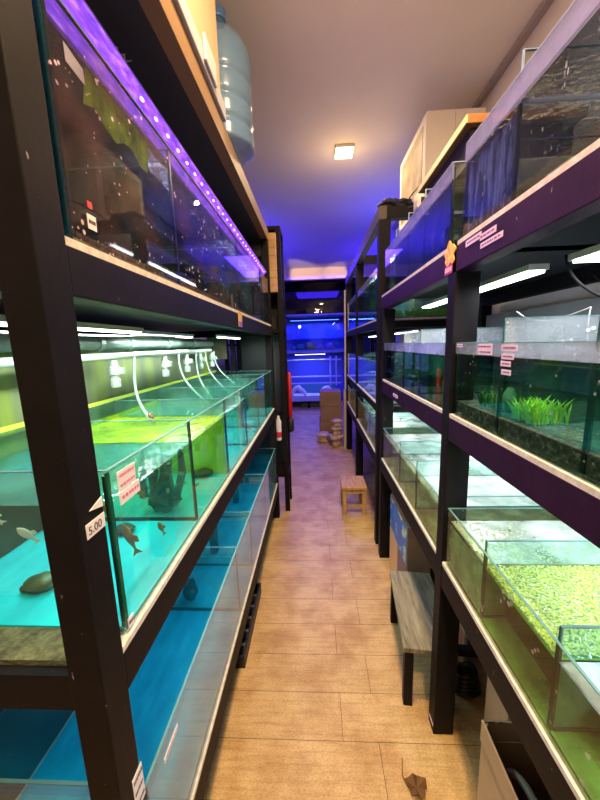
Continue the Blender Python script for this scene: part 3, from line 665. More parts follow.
tag(MB().ball((-.60, 1.13, 1.262), (.010, .012, .010), 12, 8).ball((-.59, 1.12, 1.258), (.006, .007, .006)).build('snail', mat('brown_shell', (0.22, 0.07, 0.03), .3), smooth=True), 'small brown snail on the first air hose in the left tank', 'snail')
tag(MB().tube(bez([(-.66, .5, 1.548), (-.64, .9, 1.535), (-.66, 1.2, 1.555), (-.64, 1.5, 1.55)]), .003, 6).build('cable', mat('white_cable', (0.7, 0.7, 0.7), .5)), 'thin white cable looping along the lamps over the middle left tank', 'cable')
# things behind the far end of this tier
SH = noisy('olive_brown_box', [(0.3, (0.10, 0.09, 0.05)), (0.7, (0.2, 0.18, 0.10))], 10, .7)
tag(B(-.74, -.90, 2.72, 2.75, 1.395, 1.58).build('brown_box', SH, bevel=.004), 'olive brown box beyond the far end of the middle left tank', 'box')

# ---------------------------------------------------------------- fish
def fish_mesh(name, L_, H_, tail=1.0):
    mb = MB()
    xs = [0, .08, .2, .38, .55, .72, .84]; hs = [.05, .45, .85, 1, .8, .4, .22]
    n = 10; vs = []; fs = []
    for x, h in zip(xs, hs):
        for k in range(n):
            a = 2 * PI * k / n; vs.append((x * L_ - L_ / 2, .5 * H_ * h * .45 * math.cos(a), .5 * H_ * h * math.sin(a)))
    for i in range(len(xs) - 1):
        for k in range(n): fs.append((i * n + k, i * n + (k + 1) % n, (i + 1) * n + (k + 1) % n, (i + 1) * n + k))
    fs.append(tuple(range(n))[::-1]); fs.append(tuple((len(xs) - 1) * n + k for k in range(n)))
    mb.add(vs, fs); return mb
FM_ = {}
def fish(label, loc, length, color, rz, pitch=0.0, height=.32, group=None, tailc=None):
    key = (round(length, 3), color, height)
    t = thing('fish', label, 'fish', loc, group)
    t.rotation_euler = (0, pitch, rz)
    if key not in FM_:
        H_ = length * height
        body = fish_mesh('body', length, H_); me = mat('fish_skin', color, .3)
        tl = MB(); xe = length * .33
        tl.prism([(xe, -.02 * length), (xe, .02 * length), (xe + .2 * length, .13 * length), (xe + .15 * length, 0), (xe + .2 * length, -.13 * length)], 'y', -.0006, .0006)
        df = MB(); df.prism([(-.08 * length, .4 * H_), (.16 * length, .3 * H_), (.2 * length, .75 * H_), (.02 * length, .8 * H_)], 'y', -.0005, .0005)
        b = body.build('body', me, smooth=True); q = tl.build('tail_fin', mat('fish_fin', tailc or color, .4)); d_ = df.build('dorsal_fin', q.data.materials[0])
        FM_[key] = (b.data, q.data, d_.data)
        for o in (b, q, d_): o.parent = t
    else:
        for nme, me in zip(('body', 'tail_fin', 'dorsal_fin'), FM_[key]):
            o = bpy.data.objects.new(nme, me); C.objects.link(o); o.parent = t
    return t
gf = 'small fish in the middle left tank'
BR, PA, DK = (0.28, 0.17, 0.05), (0.75, 0.72, 0.62), (0.03, 0.03, 0.025)
fish('slim yellow-brown fish hanging head-up near the front corner of the left tank', (-.43, .66, 1.075), .085, BR, 0.6, 1.3, .22, gf)
fish('small yellow-brown fish right of the slim one, over the turquoise floor', (-.40, .745, 1.05), .045, BR, 1.2, 1.2, .3, gf)
fish('pale fish high beside the front corner of the left tank', (-.42, .58, 1.19), .05, (0.35, .3, .1), 1.4, 1.4, .2, gf)
fish('brown fish over the dark snag in the second compartment', (-.50, .84, 1.10), .045, BR, .8, 1.1, .3, gf)
fish('white long-tailed fish seen through the near end of the left tank', (-.59, .58, 1.135), .055, PA, 1.0, 1.0, .28, gf)
fish('second white fish further left at the near end of the left tank', (-.70, .62, 1.155), .05, PA, .6, 1.0, .25, gf)
fish('tiny dark fish in the compartment past the dark branch', (-.42, 1.05, 1.03), .03, DK, 1.5, .2, .3, gf)
fish('tiny orange-dark fish low on the turquoise floor', (-.46, .97, 1.02), .028, (.5, .2, .05), .3, .2, .3, gf)
fish('blue fish in the fourth compartment of the left tank', (-.45, 1.86, 1.12), .07, (0.02, .03, .6), 1.2, 1.2, .35, gf)
fish('pale fish beneath the blue fish in the left tank', (-.43, 1.78, 1.07), .06, (0.7, .6, .5), 1.2, 1.3, .35, gf)
# dark snag of wood with pale leaves and round ornaments
t = thing('driftwood', 'dark branching wood with pale leaves against the partition of the left tank', 'driftwood', (-.50, .93, 1.0))
mb = MB(); rn = random.Random(3)
for k in range(12):
    x = -.54 + .014 * k * .7; mb.tube([(x, .93 + rn.uniform(-.02, .02), 1.05), (x + rn.uniform(-.02, .02), .93 + rn.uniform(-.02, .02), 1.12), (x + rn.uniform(-.02, .02), .94, 1.19 + rn.uniform(-.01, .02))], .008, 6, [.011, .009, .004])
mb.ball((-.48, .93, 1.035), (.05, .04, .035), 12, 8, .2, 4)
mb.build('wood', mat('black_wet_wood', (0.025, 0.018, 0.010), .5), t)
mb = MB()
for k in range(26):
    x, y, z = -.54 + rn.uniform(0, .13), .90 + rn.uniform(0, .06), 1.06 + rn.uniform(0, .13)
    mb.quad((x, y, z), (x + .009, y + .003, z + .002), (x + .012, y, z + .012), (x + .001, y, z + .009))
mb.build('leaves', mat('pale_olive_leaf', (0.55, 0.5, 0.2), .6), t)
def ornament(label, x, y, z, s):
    o = MB().ball((x, y, z + s * .55), (s * 1.3, s, s * .55), 14, 8, .1, int(x * 99)).ball((x - s, y - s * .4, z + s * .3), (s * .5, s * .4, s * .3), 10, 6).build('ornament', noisy('dark_green_stone', [(0.3, (0.01, 0.035, 0.02)), (0.6, (0.04, 0.10, 0.04)), (0.8, (.3, .4, .2))], 40, .4), smooth=True)
    tag(o, label, 'ornament', 'dark green stones on the turquoise floor')
ornament('dark green stone on the turquoise floor below the brown fish', -.54, .81, .998, .022)
ornament('dark green stone by the near end of the middle left tank', -.60, .60, .998, .026)
ornament('dark mossy stone in the third compartment of the left tank', -.45, 1.20, .998, .03)
tag(B(-.47, -.50, 2.02, 2.05, .999, 1.2).build('filter_tube', mat('orange_red', (.45, .08, .04), .5)), 'orange-red upright filter in the far compartment of the left tank', 'filter')
tag(MB().ball((-.60, .72, .345 + .1), (.03, .04, .05), 10, 8, .2, 2).build('black_pump', BLK) , 'black pump in the near bottom left tank', 'pump')
bpy.data.objects['black_pump'].location = (0, .6, -.05)
for i, (x, y) in enumerate(((-.60, 1.70), (-.62, 2.3))):
    tag(B(x - .02, x + .02, y - .05, y, .338, .60).build('sponge_filter', mat('black_sponge', (0.008, 0.012, 0.02), .9), bevel=.008), ('nearer' if i == 0 else 'farther') + ' black sponge filter in the bottom left tank', 'filter', 'sponge filters in the bottom left tank')

# fish and plants on the right
gr = 'tiny fish in the dark tank beyond the right post'
cols = [((.8, .55, .05), 'yellow'), ((.75, .75, .6), 'pale'), ((.1, .15, .8), 'blue'), ((.7, .2, .05), 'orange')]
rn = random.Random(11)
for k in range(48):
    c, nm = cols[k % 4]
    y = rn.uniform(1.45, 2.04); z = rn.uniform(1.31, 1.43); x = rn.uniform(.445, .52)
    fish('tiny %s fish among the school in the dark tank beyond the right post' % nm, (x, y, z), .024, c, rn.uniform(0, 6), 0, .4, gr + ', ' + nm)
fish('bright orange fish hanging near the post in the dark right tank', (.47, 1.22, 1.34), .05, (.9, .35, .05), 1.4, 1.3, .25)
tag(B(.50, .52, 1.20, 1.225, 1.285, 1.43).build('red_tube', mat('dark_red', (.3, .01, .01), .5)), 'dark red upright tube by the post in the dark right tank', 'tube')
t = tag(MB().ball((.49, .84, 1.345), (.014, .016, .032), 10, 8, .15, 5).build('grey_stone', noisy('grey_stone', [(.3, (.25, .25, .22)), (.7, (.5, .5, .45))], 30, .8), smooth=True), 'pale grey stone left of the bright plant in the planted tank', 'stone')
def grass(label, x0, x1, y0, y1, z, n, h, seed, col):
    mb = MB(); rn = random.Random(seed)
    for k in range(n):
        x, y = rn.uniform(x0, x1), rn.uniform(y0, y1); a = rn.uniform(0, 6.28); hh = h * rn.uniform(.6, 1.1); w = .0024
        dx, dy = math.cos(a) * hh * .5, math.sin(a) * hh * .5
        p0, p1, p2 = (x, y, z), (x + dx * .4, y + dy * .4, z + hh * .7), (x + dx, y + dy, z + hh)
        mb.add([(p0[0] - w, p0[1], p0[2]), (p0[0] + w, p0[1], p0[2]), (p1[0] + w, p1[1], p1[2]), (p1[0] - w, p1[1], p1[2]), p2,
                (p0[0], p0[1] - w, p0[2]), (p0[0], p0[1] + w, p0[2]), (p1[0], p1[1] + w, p1[2]), (p1[0], p1[1] - w, p1[2])],
               [(0, 1, 2, 3), (3, 2, 4), (5, 6, 7, 8), (8, 7, 4)])
    o = mb.build('aquatic_plant', mat('leaf_%d' % seed, col, .5)); tag(o, label, 'plant')
grass('bright green grassy plant in the middle of the planted right tank', .46, .54, .70, .785, 1.315, 150, .05, 5, (.50, .85, .03))
grass('dimmer green plant in the left of the planted right tank', .47, .58, .86, .98, 1.313, 90, .045, 6, (.08, .26, .03))
grass('strip of green plants at the near end of the far right top tank', .50, .98, 2.37, 2.44, 1.675, 200, .05, 8, (.12, .35, .02))

# duckweed on the nearest bottom right tank: nobody could count the leaves
mb = MB(); rn = random.Random(21)
for (ya, yb, n, xm) in ((.548, .80, 15000, .44), (.28, .535, 260, .75), (.812, 1.02, 700, .5)):
    for k in range(n):
        x = rn.uniform(.441, 1.02) if xm < .46 else rn.gauss(.52 if xm < .6 else .8, .1)
        if not .441 < x < 1.02: continue
        y = rn.uniform(ya, yb); r = rn.uniform(.0014, .0028); z = .9065 + rn.uniform(0, .002); tx, ty = rn.uniform(-.3, .3) * r, rn.uniform(-.3, .3) * r
        mb.add([(x + r, y, z + tx), (x + .3 * r, y + .8 * r, z + ty), (x - .9 * r, y + .5 * r, z - tx), (x - .7 * r, y - .6 * r, z - ty), (x + .4 * r, y - .9 * r, z + tx)], [(0, 1, 2, 3, 4)])
DW = noisy('duckweed_green', [(0.3, (0.26, 0.46, 0.03)), (0.5, (0.46, 0.64, 0.10)), (0.7, (0.80, 0.88, 0.50))], 150, .5)
tag(mb.build('duckweed', DW), 'bright green duckweed covering the water of the nearest bottom right tank', 'duckweed', kind='stuff')
B(.44, 1.02, .545, .803, .8985, .8995).build('weed_mat', noisy('weed_mat', [(.3, (.18, .34, .03)), (.7, (.36, .52, .06))], 80, .8), RLn)
B(.4395, .441, .812, 1.03, .752, .89).build('milky_film', glass('milky_green_film', (.85, .95, .88), film=(.50, .75, .55), film_stops=((.38, .2), (.6, .85)), fscale=7, stretch=(1, 1, .5)), RLn)
B(.47, 1.02, .815, 1.02, .752, .80).build('silt', MURKF, RLn)
B(.55, 1.02, .28, .535, .752, .87).build('silt', MURKF, RLn)
for (ya, yb) in ((.8035, .8085), (.5385, .5435)): B(.440, .60, ya - .0002, yb + .0002, .752, .89).build('green_film', glass('pale_green_film_%d' % (ya * 1000), (.8, .95, .85), film=(.45, .66, .50), film_stops=((.3, .5), (.7, .85)), fscale=9), RLn)
# brown muck that shows through the front glass of the duckweed compartment
B(.50, 1.02, .548, .80, .752, .895).build('muck', noisy('brown_muck', [(.3, (.010, .007, .003)), (.7, (.03, .02, .009))], 9, .9), RLn)

# ---------------------------------------------------------------- on top of the racks
t = thing('water_jug', 'large blue translucent water jug standing on the left rack beside the cream box', 'water jug', (-.40, 1.68, 2.382))
def jug_profile():
    p = [(.10, 0), (.128, .012)]
    for k in range(40):
        z = .02 + .36 * k / 39
        r = .137
        for zc in (.09, .18, .27):
            r -= .010 * math.exp(-((z - zc) / .010) ** 2)
        p.append((r, z))
    p += [(.132, .40), (.118, .43), (.09, .46), (.055, .49), (.034, .505), (.032, .55)]
    return p
JUG = mat('blue_jug_plastic', (0.12, 0.23, 0.40), .2); jb = JUG.node_tree.nodes['Principled BSDF']
jb.inputs['Transmission Weight'].default_value = .0; jb.inputs['Alpha'].default_value = .55; jb.inputs['Coat Weight'].default_value = .5
MB().lathe(-.40, 1.68, jug_profile(), 40, 2.382).build('body', JUG, t, smooth=True)
MB().lathe(-.40, 1.68, [(.036, 0), (.038, .005), (.038, .035), (.030, .04)], 24, 2.382 + .53).build('cap', mat('blue_cap', (.05, .14, .35), .4), t)

CREAM = mat('cream_plastic', (0.40, 0.30, 0.185), .6)
t = thing('storage_box', 'cream box with a grey clipped rim on top of the left rack', 'box', (-.55, 1.0, 2.38))
B(-.345, -.80, .55, 1.44, 2.44, 2.93).build('body', CREAM, t, bevel=.006)
B(-.332, -.81, .54, 1.452, 2.38, 2.44).build('rim', mat('grey_plastic_rim', (0.36, 0.37, 0.42), .4), t, bevel=.004)
for y in (.86, 1.18): B(-.322, -.332, y, y + .12, 2.395, 2.47).build('clip', mat('grey_clip', (0.42, 0.43, 0.48), .4), t, bevel=.003)

t = thing('printed_carton', 'tall white box with a framed brown picture on its side, on the far right rack', 'box', (.86, 2.6, 2.352))
WBOX = noisy('off_white_card', [(.3, (.60, .55, .48)), (.7, (.68, .63, .56))], 3, .7)
B(.72, 1.08, 2.32, 2.95, 2.352, 2.90).build('body', WBOX, t, bevel=.004)
B(.7175, .72, 2.38, 2.89, 2.43, 2.85).build('picture', noisy('brown_picture', [(.3, (.16, .10, .05)), (.55, (.34, .26, .16)), (.8, (.5, .44, .34))], 7, .6), t)
B(.895, .897, 2.3185, 2.32, 2.352, 2.895).build('seam', mat('grey_line', (.35, .3, .26), .6), t)
t = thing('wood_topped_box', 'black box with a pale wooden lid resting above the right rack top tanks', 'box', (.7, 1.4, 2.1))
B(.530, .86, 1.24, 1.70, 2.085, 2.19).build('body', mat('black_box', (.012, .01, .012), .5), t)
B(.508, .88, 1.215, 1.72, 2.19, 2.217).build('lid', noisy('orange_wood', [(.3, (.22, .08, .02)), (.7, (.38, .17, .05))], 6, .5, (1, .2, 3)), t, bevel=.002)
B(.504, .508, 1.215, 1.72, 2.192, 2.215).build('lid_edging', mat('yellow_edging', (.80, .62, .28), .5), t)
mb = MB(); rn = random.Random(2)
for (x, y, r) in ((.50, 2.34, .055), (.57, 2.38, .07), (.63, 2.42, .06), (.60, 2.33, .05)): mb.ball((x, y, 2.352 + r * .5), (r * 1.2, r, r * .55), 12, 8, .22, int(x * 100))
tag(mb.build('black_bag', mat('black_cloth', (.015, .013, .02), .7)), 'crumpled black bag on the corner of the far right rack', 'bag')
t = thing('power_strip', 'white power strip hanging by its cable above the far blue tanks', 'power strip', (.60, 2.0, 2.28))
B(.575, .64, 1.97, 2.04, 2.225, 2.30).build('body', mat('white_strip_plastic', (.75, .72, .66), .4), t, bevel=.004)
B(.595, .62, 1.9685, 1.9697, 2.245, 2.275).build('socket', BLK, t)
MB().tube(bez([(.58, 2.04, 2.26), (.50, 2.2, 2.25), (.56, 1.9, 2.36), (.60, 1.60, 2.225)]), .004, 6).build('cable', BLK, t)
tag(B(.50, .60, 2.44, 2.56, 2.352, 2.39).build('small_box', mat('white_small_box', (.6, .6, .65), .5), bevel=.003), 'small white box on the far right rack near the black bag', 'box')
tag(B(.44, .56, 4.1, 4.45, 2.352, 2.46).build('wooden_crate', noisy('brown_crate', [(.3, (.05, .035, .03)), (.7, (.16, .11, .08))], 12, .6, (1, 1, 6))), 'small slatted brown crate on the far end of the right racks', 'crate')
# jug lying in the top right tank
t = thing('clear_jug', 'clear water jug lying in the nearest top right tank', 'water jug', (.62, .62, 1.9))
o = MB().lathe(0, 0, [(.03, 0), (.032, .05), (.05, .065), (.09, .10), (.105, .15), (.108, .40), (.09, .42)], 32, 0, None).build('body', glass('clear_plastic', (.75, .82, .95), film=(.5, .45, .38), film_stops=((.45, .0), (.7, .35)), fscale=9, gain=1.2), t, smooth=True)
o.matrix_parent_inverse = Matrix.Identity(4); o.rotation_euler = (PI / 2, 0, .12); o.location = (.02, .16, .02)

# tan cartons in the gap by the black stand
for k in range(8):
    tag(B(-.352, -.292, 2.712, 2.752, 1.92 + k * .056, 1.92 + k * .056 + .054).build('small_carton', (bpy.data.materials.get('tan_card') or noisy('tan_card', [(.3, (.50, .30, .14)), (.7, (.66, .44, .22))], 14, .8)), bevel=.002),
        'small tan carton in the narrow column behind the left rack end', 'box', 'column of small tan cartons')
# ---------------------------------------------------------------- stickers, tags, writing
def text_on(parent, body, size, loc, rot, m, name='lettering'):
    cu = bpy.data.curves.new(name, 'FONT'); cu.body = body; cu.size = size; cu.extrude = .0002
    o = bpy.data.objects.new(name, cu); C.objects.link(o); o.location = loc; o.rotation_euler = rot
    bpy.context.view_layer.update()
    me = bpy.data.meshes.new_from_object(o.evaluated_get(bpy.context.evaluated_depsgraph_get()))
    bpy.data.objects.remove(o, do_unlink=True)
    me.materials.clear(); me.materials.append(m)
    q = bpy.data.objects.new(name, me); C.objects.link(q); q.location = loc; q.rotation_euler = rot
    q.parent = parent; q.matrix_parent_inverse = Matrix.Translation(parent.location).inverted()
    return q
def sticker(parent, side, x, y0, y1, z0, z1, lines=2, m=PAPER, ink=INK_R, slope=0.0, name='sticker'):
    e = .0012 * side; mb = MB()
    mb.prism([(y0, z0), (y1, z0 + slope), (y1, z1 + slope), (y0, z1)], 'x', x, x + e)
    s = mb.build(name, m, parent)
    lb = MB(); rn = random.Random(int(y0 * 1000))
    h = (z1 - z0)
    for k in range(lines):
        zz = z0 + h * (k + .5) / lines; y = y0 + .1 * (y1 - y0)
        while y < y0 + .88 * (y1 - y0):
            w = rn.uniform(.04, .12) * (y1 - y0); f0 = slope * (y - y0) / (y1 - y0)
            lb.prism([(y, zz - h * .12 / lines + f0), (y + w, zz - h * .12 / lines + f0), (y + w, zz + h * .14 / lines + f0), (y, zz + h * .14 / lines + f0)], 'x', x + e, x + e * 1.3)
            y += w * 1.5
    lb.build('print', ink, s)
    return s
sticker(LM, 1, -.3519, .525, .580, 1.252, 1.288, 2)
sticker(LM, 1, -.3519, .525, .590, 1.226, 1.250, 1)
sticker(LM, 1, -.3519, .503, .520, .995, 1.015, 1, PAPER, INK)
sticker(LL, 1, -.3519, .56, .63, .595, .607, 1)
s = sticker(left, 1, -.3447, .428, .470, 1.222, 1.245, 0, PAPER, slope=.0)
text_on(s, '5.00', .018, (-.3432, .431, 1.227), (PI / 2, 0, PI / 2), INK)
mb = MB().prism([(.440, 1.262), (.470, 1.255), (.470, 1.272)], 'x', -.3448, -.3436); mb.build('torn_sticker', PAPER, left)
sticker(left, 1, -.3447, .446, .476, .66, .735, 3, PAPER, INK)
s = sticker(LT, 1, -.3519, .535, .555, 1.69, 1.712, 1, PAPER, INK)
B(-.3519, -.3508, .54, .550, 1.722, 1.732).build('red_mark', mat('red_mark', (.7, .04, .04), .5), LT)
MB().prism([(.545, 1.925), (.585, 1.92), (.585, 1.942), (.545, 1.950)], 'x', -.3600, -.3606).build('white_label', PAPER, LT)
# tag on left upper beam
t = thing('price_tag', 'small yellow and purple tag on the upper left beam', 'tag', (-.343, 1.54, 1.61))
B(-.3439, -.3425, 1.50, 1.575, 1.588, 1.655).build('card', mat('yellow_tag', (.65, .42, .12), .6), t)
B(-.3425, -.3418, 1.505, 1.57, 1.59, 1.612).build('print', mat('purple_tag', (.30, .10, .5), .6), t)
# right rack stickers
for (y0, y1, z0, z1) in ((.725, .785, 1.472, 1.486), (.735, .782, 1.453, 1.466), (.745, .783, 1.437, 1.449), (.742, .778, 1.418, 1.430)):
    sticker(RMn, -1, .4318, y0, y1, z0, z1, 1, PAPER_P, INK)
sticker(RMn, -1, .4318, .825, .895, 1.460, 1.488, 2, PAPER_P, INK)
sticker(RMn, -1, .4318, .99, 1.025, 1.478, 1.488, 1, PAPER_P, INK)
for (y0, y1, z0, z1) in ((.90, .985, 1.752, 1.768), (.83, .905, 1.745, 1.760), (.80, .90, 1.725, 1.738)):
    sticker(right, -1, .4248, y0, y1, z0, z1, 1, PAPER_P, INK)
sticker(right, -1, .4248, 1.70, 1.80, 1.205, 1.222, 1, PAPER_P, INK)
sticker(right, -1, .4238, 1.05, 1.09, .03, .04, 0, PAPER_P)
# yellow charm
t = thing('lucky_charm', 'yellow cut-out charm with a red plaque on the upper right beam', 'charm', (.418, 1.09, 1.74))
pts = [(1.088 + (.036 + .007 * math.sin(7 * a)) * math.cos(a), 1.760 + (.034 + .008 * math.sin(5 * a + 1)) * math.sin(a)) for a in [2 * PI * k / 48 for k in range(48)]]
MB().prism(pts, 'x', .4235, .4205).build('cutout', noisy('yellow_orange_print', [(.35, (.75, .20, .03)), (.5, (.9, .55, .04)), (.7, (.95, .75, .15))], 55, .5), t)
B(.4205, .4190, 1.060, 1.116, 1.702, 1.728).build('plaque', mat('red_plaque', (.45, .03, .14), .5), t)
mb = MB()
for k in range(4): mb.box(.4184, .4190, 1.065 + k * .013, 1.073 + k * .013, 1.708, 1.722)
mb.build('print', mat('pale_print', (.85, .6, .7), .5), t)

# ---------------------------------------------------------------- cables in the right middle tier
gc = 'cables hanging under the right top shelf'
for i, (p, r, c, nm) in enumerate((
        ([(.60, .85, 1.69), (.58, .80, 1.60), (.62, .74, 1.56), (.75, .66, 1.52)], .003, (.012, .012, .015), 'black cable sagging across the planted right tank'),
        ([(.75, .95, 1.66), (.72, .86, 1.60), (.74, .80, 1.58), (.70, .75, 1.50)], .003, (.012, .012, .015), 'shorter black cable dropping behind the planted right tank'),
        ([(.62, 1.06, 1.58), (.64, 1.0, 1.53), (.66, .95, 1.54), (.68, .86, 1.57)], .0016, (.4, .4, .38), 'pale air hose looped between post and planted right tank'),
        ([(.68, .86, 1.57), (.66, .84, 1.55), (.66, .84, 1.53), (.66, .83, 1.46)], .0016, (.5, .5, .5), 'pale air hose dropping into the planted right tank'))):
    tag(MB().tube(bez(p), r, 6).build('cable', mat('cable_%s' % ('dark' if c[0] < .1 else 'pale'), c, .8, spec=.1), smooth=True), nm, 'cable', gc)
struct('trim_3', MB().box(1.05, 1.13, -.4, 2.2, 1.50, 1.64), mat('grey_back_band', (.30, .31, .34), .7))

# ---------------------------------------------------------------- floor items
t = thing('wooden_stool', 'small square wooden stool beside the far right rack', 'stool', (.33, 2.82, 0))
SW = noisy('honey_wood', [(.3, (.36, .18, .05)), (.7, (.60, .36, .13))], 7, .5, (8, 1, 1))
B(.205, .425, 2.68, 2.94, .235, .262).build('seat', SW, t, bevel=.004)
for (x, y) in ((.215, 2.69), (.385, 2.69), (.215, 2.90), (.385, 2.90)):
    B(x, x + .032, y, y + .032, 0, .235).build('leg', SW, t, bevel=.002)
B(.247, .385, 2.70, 2.715, .195, .232).build('apron', SW, t); B(.247, .385, 2.705, 2.72, .06, .085).build('stretcher', SW, t)
for x in (.222, .392): B(x, x + .016, 2.722, 2.90, .09, .11).build('stretcher', SW, t)

t = thing('low_bench', 'low bench with a worn grey wooden top and black legs by the right post', 'bench', (.46, 1.36, 0))
GW = noisy('worn_grey_wood', [(.3, (.10, .085, .055)), (.5, (.22, .20, .14)), (.75, (.36, .34, .26))], 12, .6, (5, .6, 1), .2)
def bb(*a): return B(*a).rotz(.36, 1.36, -.1)
bb(.352, .56, 1.14, 1.60, .262, .285).build('top_plank', GW, t, bevel=.003)
for (x, y) in ((.358, 1.145), (.520, 1.145), (.358, 1.555), (.520, 1.555)):
    bb(x, x + .036, y, y + .036, 0, .262).build('leg', BLACK, t, bevel=.002)
bb(.394, .70, 1.185, 1.21, .225, .258).build('rail', BLACK, t); bb(.394, .52, 1.56, 1.585, .225, .258).build('rail', BLACK, t)
bb(.359, .38, 1.181, 1.555, .225, .258).build('rail', BLACK, t)

t = thing('black_tray', 'long black slotted plastic tray on the floor under the left rack', 'tray', (-.40, 1.53, 0))
B(-.47, -.362, 1.29, 1.77, 0, .012).build('base', BLK, t)
for x in (-.47, -.372): B(x, x + .01, 1.29, 1.77, .012, .065).build('side', BLK, t)
for y in (1.29, 1.76): B(-.46, -.372, y, y + .01, .012, .065).build('end', BLK, t)
for k in range(5): B(-.46, -.372, 1.36 + k * .08, 1.375 + k * .08, .012, .05).build('divider', mat('grey_divider', (.2, .2, .22), .4) if k == 0 else bpy.data.materials['grey_divider'], t)

# picture box under the right rack
def poster_mat():
    m = mat('aquarium_print', rough=.4); b = m.node_tree.nodes['Principled BSDF']
    g = N(m, 'ShaderNodeNewGeometry'); sp = N(m, 'ShaderNodeSeparateXYZ'); L(m, g.outputs['Position'], sp.inputs[0])
    v = coords(m, (1, 1, 1), 'World')
    n = noise(m, v, 11, 4)
    fish_ = ramp(m, n, [(.40, (.02, .16, .62)), (.52, (.05, .30, .75)), (.56, (.55, .68, .35)), (.62, (.85, .85, .8)), (.68, (.02, .05, .08))], 'CONSTANT')
    low = math_(m, 'ADD', math_(m, 'MULTIPLY', sp.outputs['Z'], 2.2), math_(m, 'MULTIPLY', sp.outputs['Y'], -.15))
    k = ramp(m, low, [(.36, (0, 0, 0)), (.40, (1, 1, 1))])
    orange = ramp(m, sp.outputs['Y'], [(.5, (.14, .09, .13)), (1.0, (.14, .09, .13))])
    yk = ramp(m, math_(m, 'SUBTRACT', sp.outputs['Y'], 1.2), [(.60, (.13, .08, .12)), (.62, (.75, .42, .25))])
    L(m, mixc(m, k, yk, fish_), b.inputs['Base Color']); return m
t = thing('picture_box', 'upright box printed with a blue aquarium picture under the right rack', 'box', (.55, 1.78, 0))
B(.472, .60, 1.62, 2.02, 0, .52).build('body', CARD, t, bevel=.003)
B(.4705, .472, 1.63, 2.01, .01, .51).build('picture', poster_mat(), t)
o = B(.66, .672, 1.30, 1.60, 0, .55).rotz(.66, 1.45, -.1).build('leaning_board', mat('pale_panel', (.5, .5, .46), .6)); tag(o, 'pale panel leaning behind the bench under the right rack', 'panel')


# cartons under the near right rack
NEARCARD = noisy('tan_cardboard', [(0.3, (0.42, 0.29, 0.17)), (0.7, (0.54, 0.39, 0.24))], 6, .8)
FLUTE = noisy('corrugated_edge', [(0.45, (0.10, 0.06, 0.03)), (0.55, (0.6, 0.46, 0.3))], 55, .8, (1, 1, .1))
def open_carton(label, x0, x1, y0, y1, h, seed=0):
    t = thing('open_carton', label, 'box', ((x0 + x1) / 2, (y0 + y1) / 2, 0)); w = .006
    B(x0, x1, y0, y1, 0, w).build('bottom', NEARCARD, t)
    B(x0, x0 + w, y0, y1, w, h).build('side', NEARCARD, t); B(x1 - w, x1, y0, y1, w, h).build('side', NEARCARD, t)
    B(x0 + w, x1 - w, y0, y0 + w, w, h).build('side', NEARCARD, t); B(x0 + w, x1 - w, y1 - w, y1, w, h).build('side', NEARCARD, t)
    return t
t = open_carton('open brown carton full of black bags under the near right rack', .456, .86, .42, .785, .36)
mb = MB().prism([(.45, .36), (.785, .36), (.785, .43), (.50, .42)], 'x', .452, .457); mb.build('flap', NEARCARD, t)
mb = MB().prism([(.456, .36), (.70, .36), (.69, .42), (.47, .425)], 'y', .782, .788); mb.build('flap', NEARCARD, t)
B(.456, .70, .7805, .7815, .425, .4285).build('flute_edge', FLUTE, t)
tag(MB().ball((.66, .60, .17), (.16, .14, .15), 14, 10, .12, 8).build('black_liner_bag', mat('shiny_black_bag', (.01, .01, .012), .25), smooth=True), 'shiny black bag stuffed in the open carton', 'bag')
tag(MB().tube(bez([(.49, .74, .26), (.50, .72, .46), (.52, .60, .40), (.53, .46, .24)]), .010, 10).build('bent_hose', mat('olive_hose', (.22, .24, .16), .4), smooth=True), 'bent olive hose sticking out of the open carton', 'hose')
t = thing('printed_box', 'brown carton with a printed side behind the open carton', 'box', (.62, .95, 0))
B(.60, .95, .90, 1.03, 0, .38).build('body', noisy('light_cardboard', [(.3, (.44, .34, .22)), (.7, (.56, .44, .30))], 5, .8), t, bevel=.004)
mb = MB(); rn = random.Random(5)
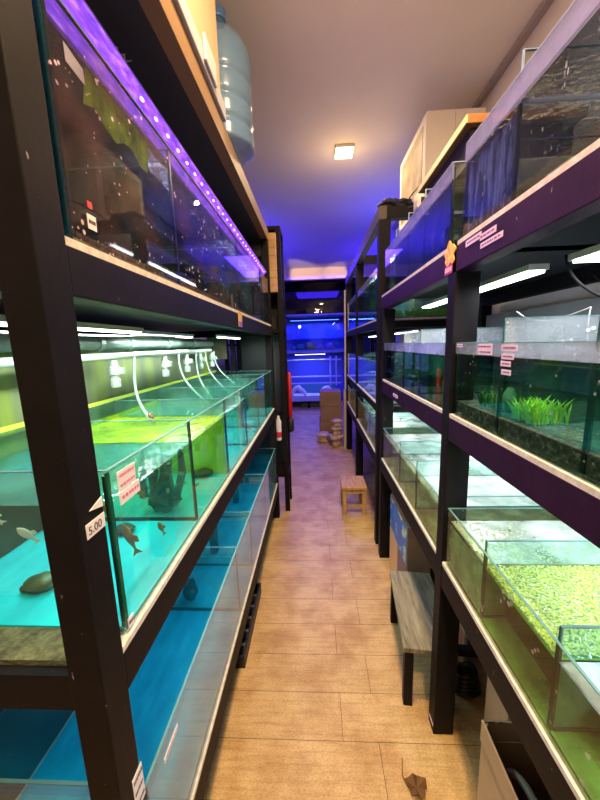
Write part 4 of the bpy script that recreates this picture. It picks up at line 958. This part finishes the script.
for k in range(3):
    for j in range(5):
        x = .62 + j * .03; z = .25 + k * .045; mb.box(x, x + .018, .8985, .90, z, z + .004); mb.box(x + .006, x + .010, .8985, .90, z - .014, z + .018); mb.box(x, x + .018, .8985, .90, z - .014, z - .011)
mb.build('print', mat('grey_print', (.22, .17, .12), .7), t)
mb = MB(); rn = random.Random(9)
for k in range(5):
    r = .055 - k * .004; mb.tube([(.62 + r * math.cos(a), 1.22 + r * math.sin(a) * .8, .02 + k * .018 + .006 * math.sin(3 * a)) for a in [2 * PI * q / 20 for q in range(21)]], .010, 6)
tag(mb.build('hose_coil', mat('black_hose', (.012, .012, .014), .35)), 'coil of black hose on the floor behind the first right post', 'hose')
tag(MB().lathe(.472, .385, [(.03, 0), (.034, .004), (.034, .03), (.030, .033)], 16, 0).build('glass_jar', glass('jar_glass', (.7, .7, .6), film=(.2, .12, .06), film_stops=((.3, .3), (.7, .6)))), 'small jar on the floor in front of the open carton', 'jar')
# dried leaf
t = thing('dried_leaf', 'curled dry brown leaf with a thin stalk lying on the floor', 'leaf', (.30, .88, 0))
mb = MB(); pts = []
for k in range(14):
    a = 2 * PI * k / 14; r = .030 * (1 + .18 * math.sin(5 * a + .5) + .12 * math.sin(3 * a)); pts.append((.312 + r * 1.1 * math.cos(a), .885 + r * math.sin(a), .004 + .022 * abs(math.sin(2.5 * a))))
mb.add(pts + [(.312, .885, .003)], [(k, (k + 1) % 14, 14) for k in range(14)])
lf = mb.build('blade', mat('dry_leaf', (.15, .07, .02), .7), t); sm = lf.modifiers.new('s', 'SOLIDIFY'); sm.thickness = .0012
MB().tube([(.285, .885, .004), (.272, .915, .012), (.282, .955, .022)], .0014, 6).build('stalk', lf.data.materials[0], t)

mb = MB(); a0, b0 = Vector((-.545, .905, 2.285)), Vector((-.50, 1.03, 2.285))
for ph in (0, PI):
    mb.tube([a0.lerp(b0, k / 24) + Vector((.007 * math.cos(k * .8 + ph), 0, .007 * math.sin(k * .8 + ph) + .004)) for k in range(25)], .0018, 6)
tag(mb.build('twisted_wire', mat('grey_wire', (.35, .35, .42), .4)), 'short twisted grey wire under the top board of the left rack', 'wire')
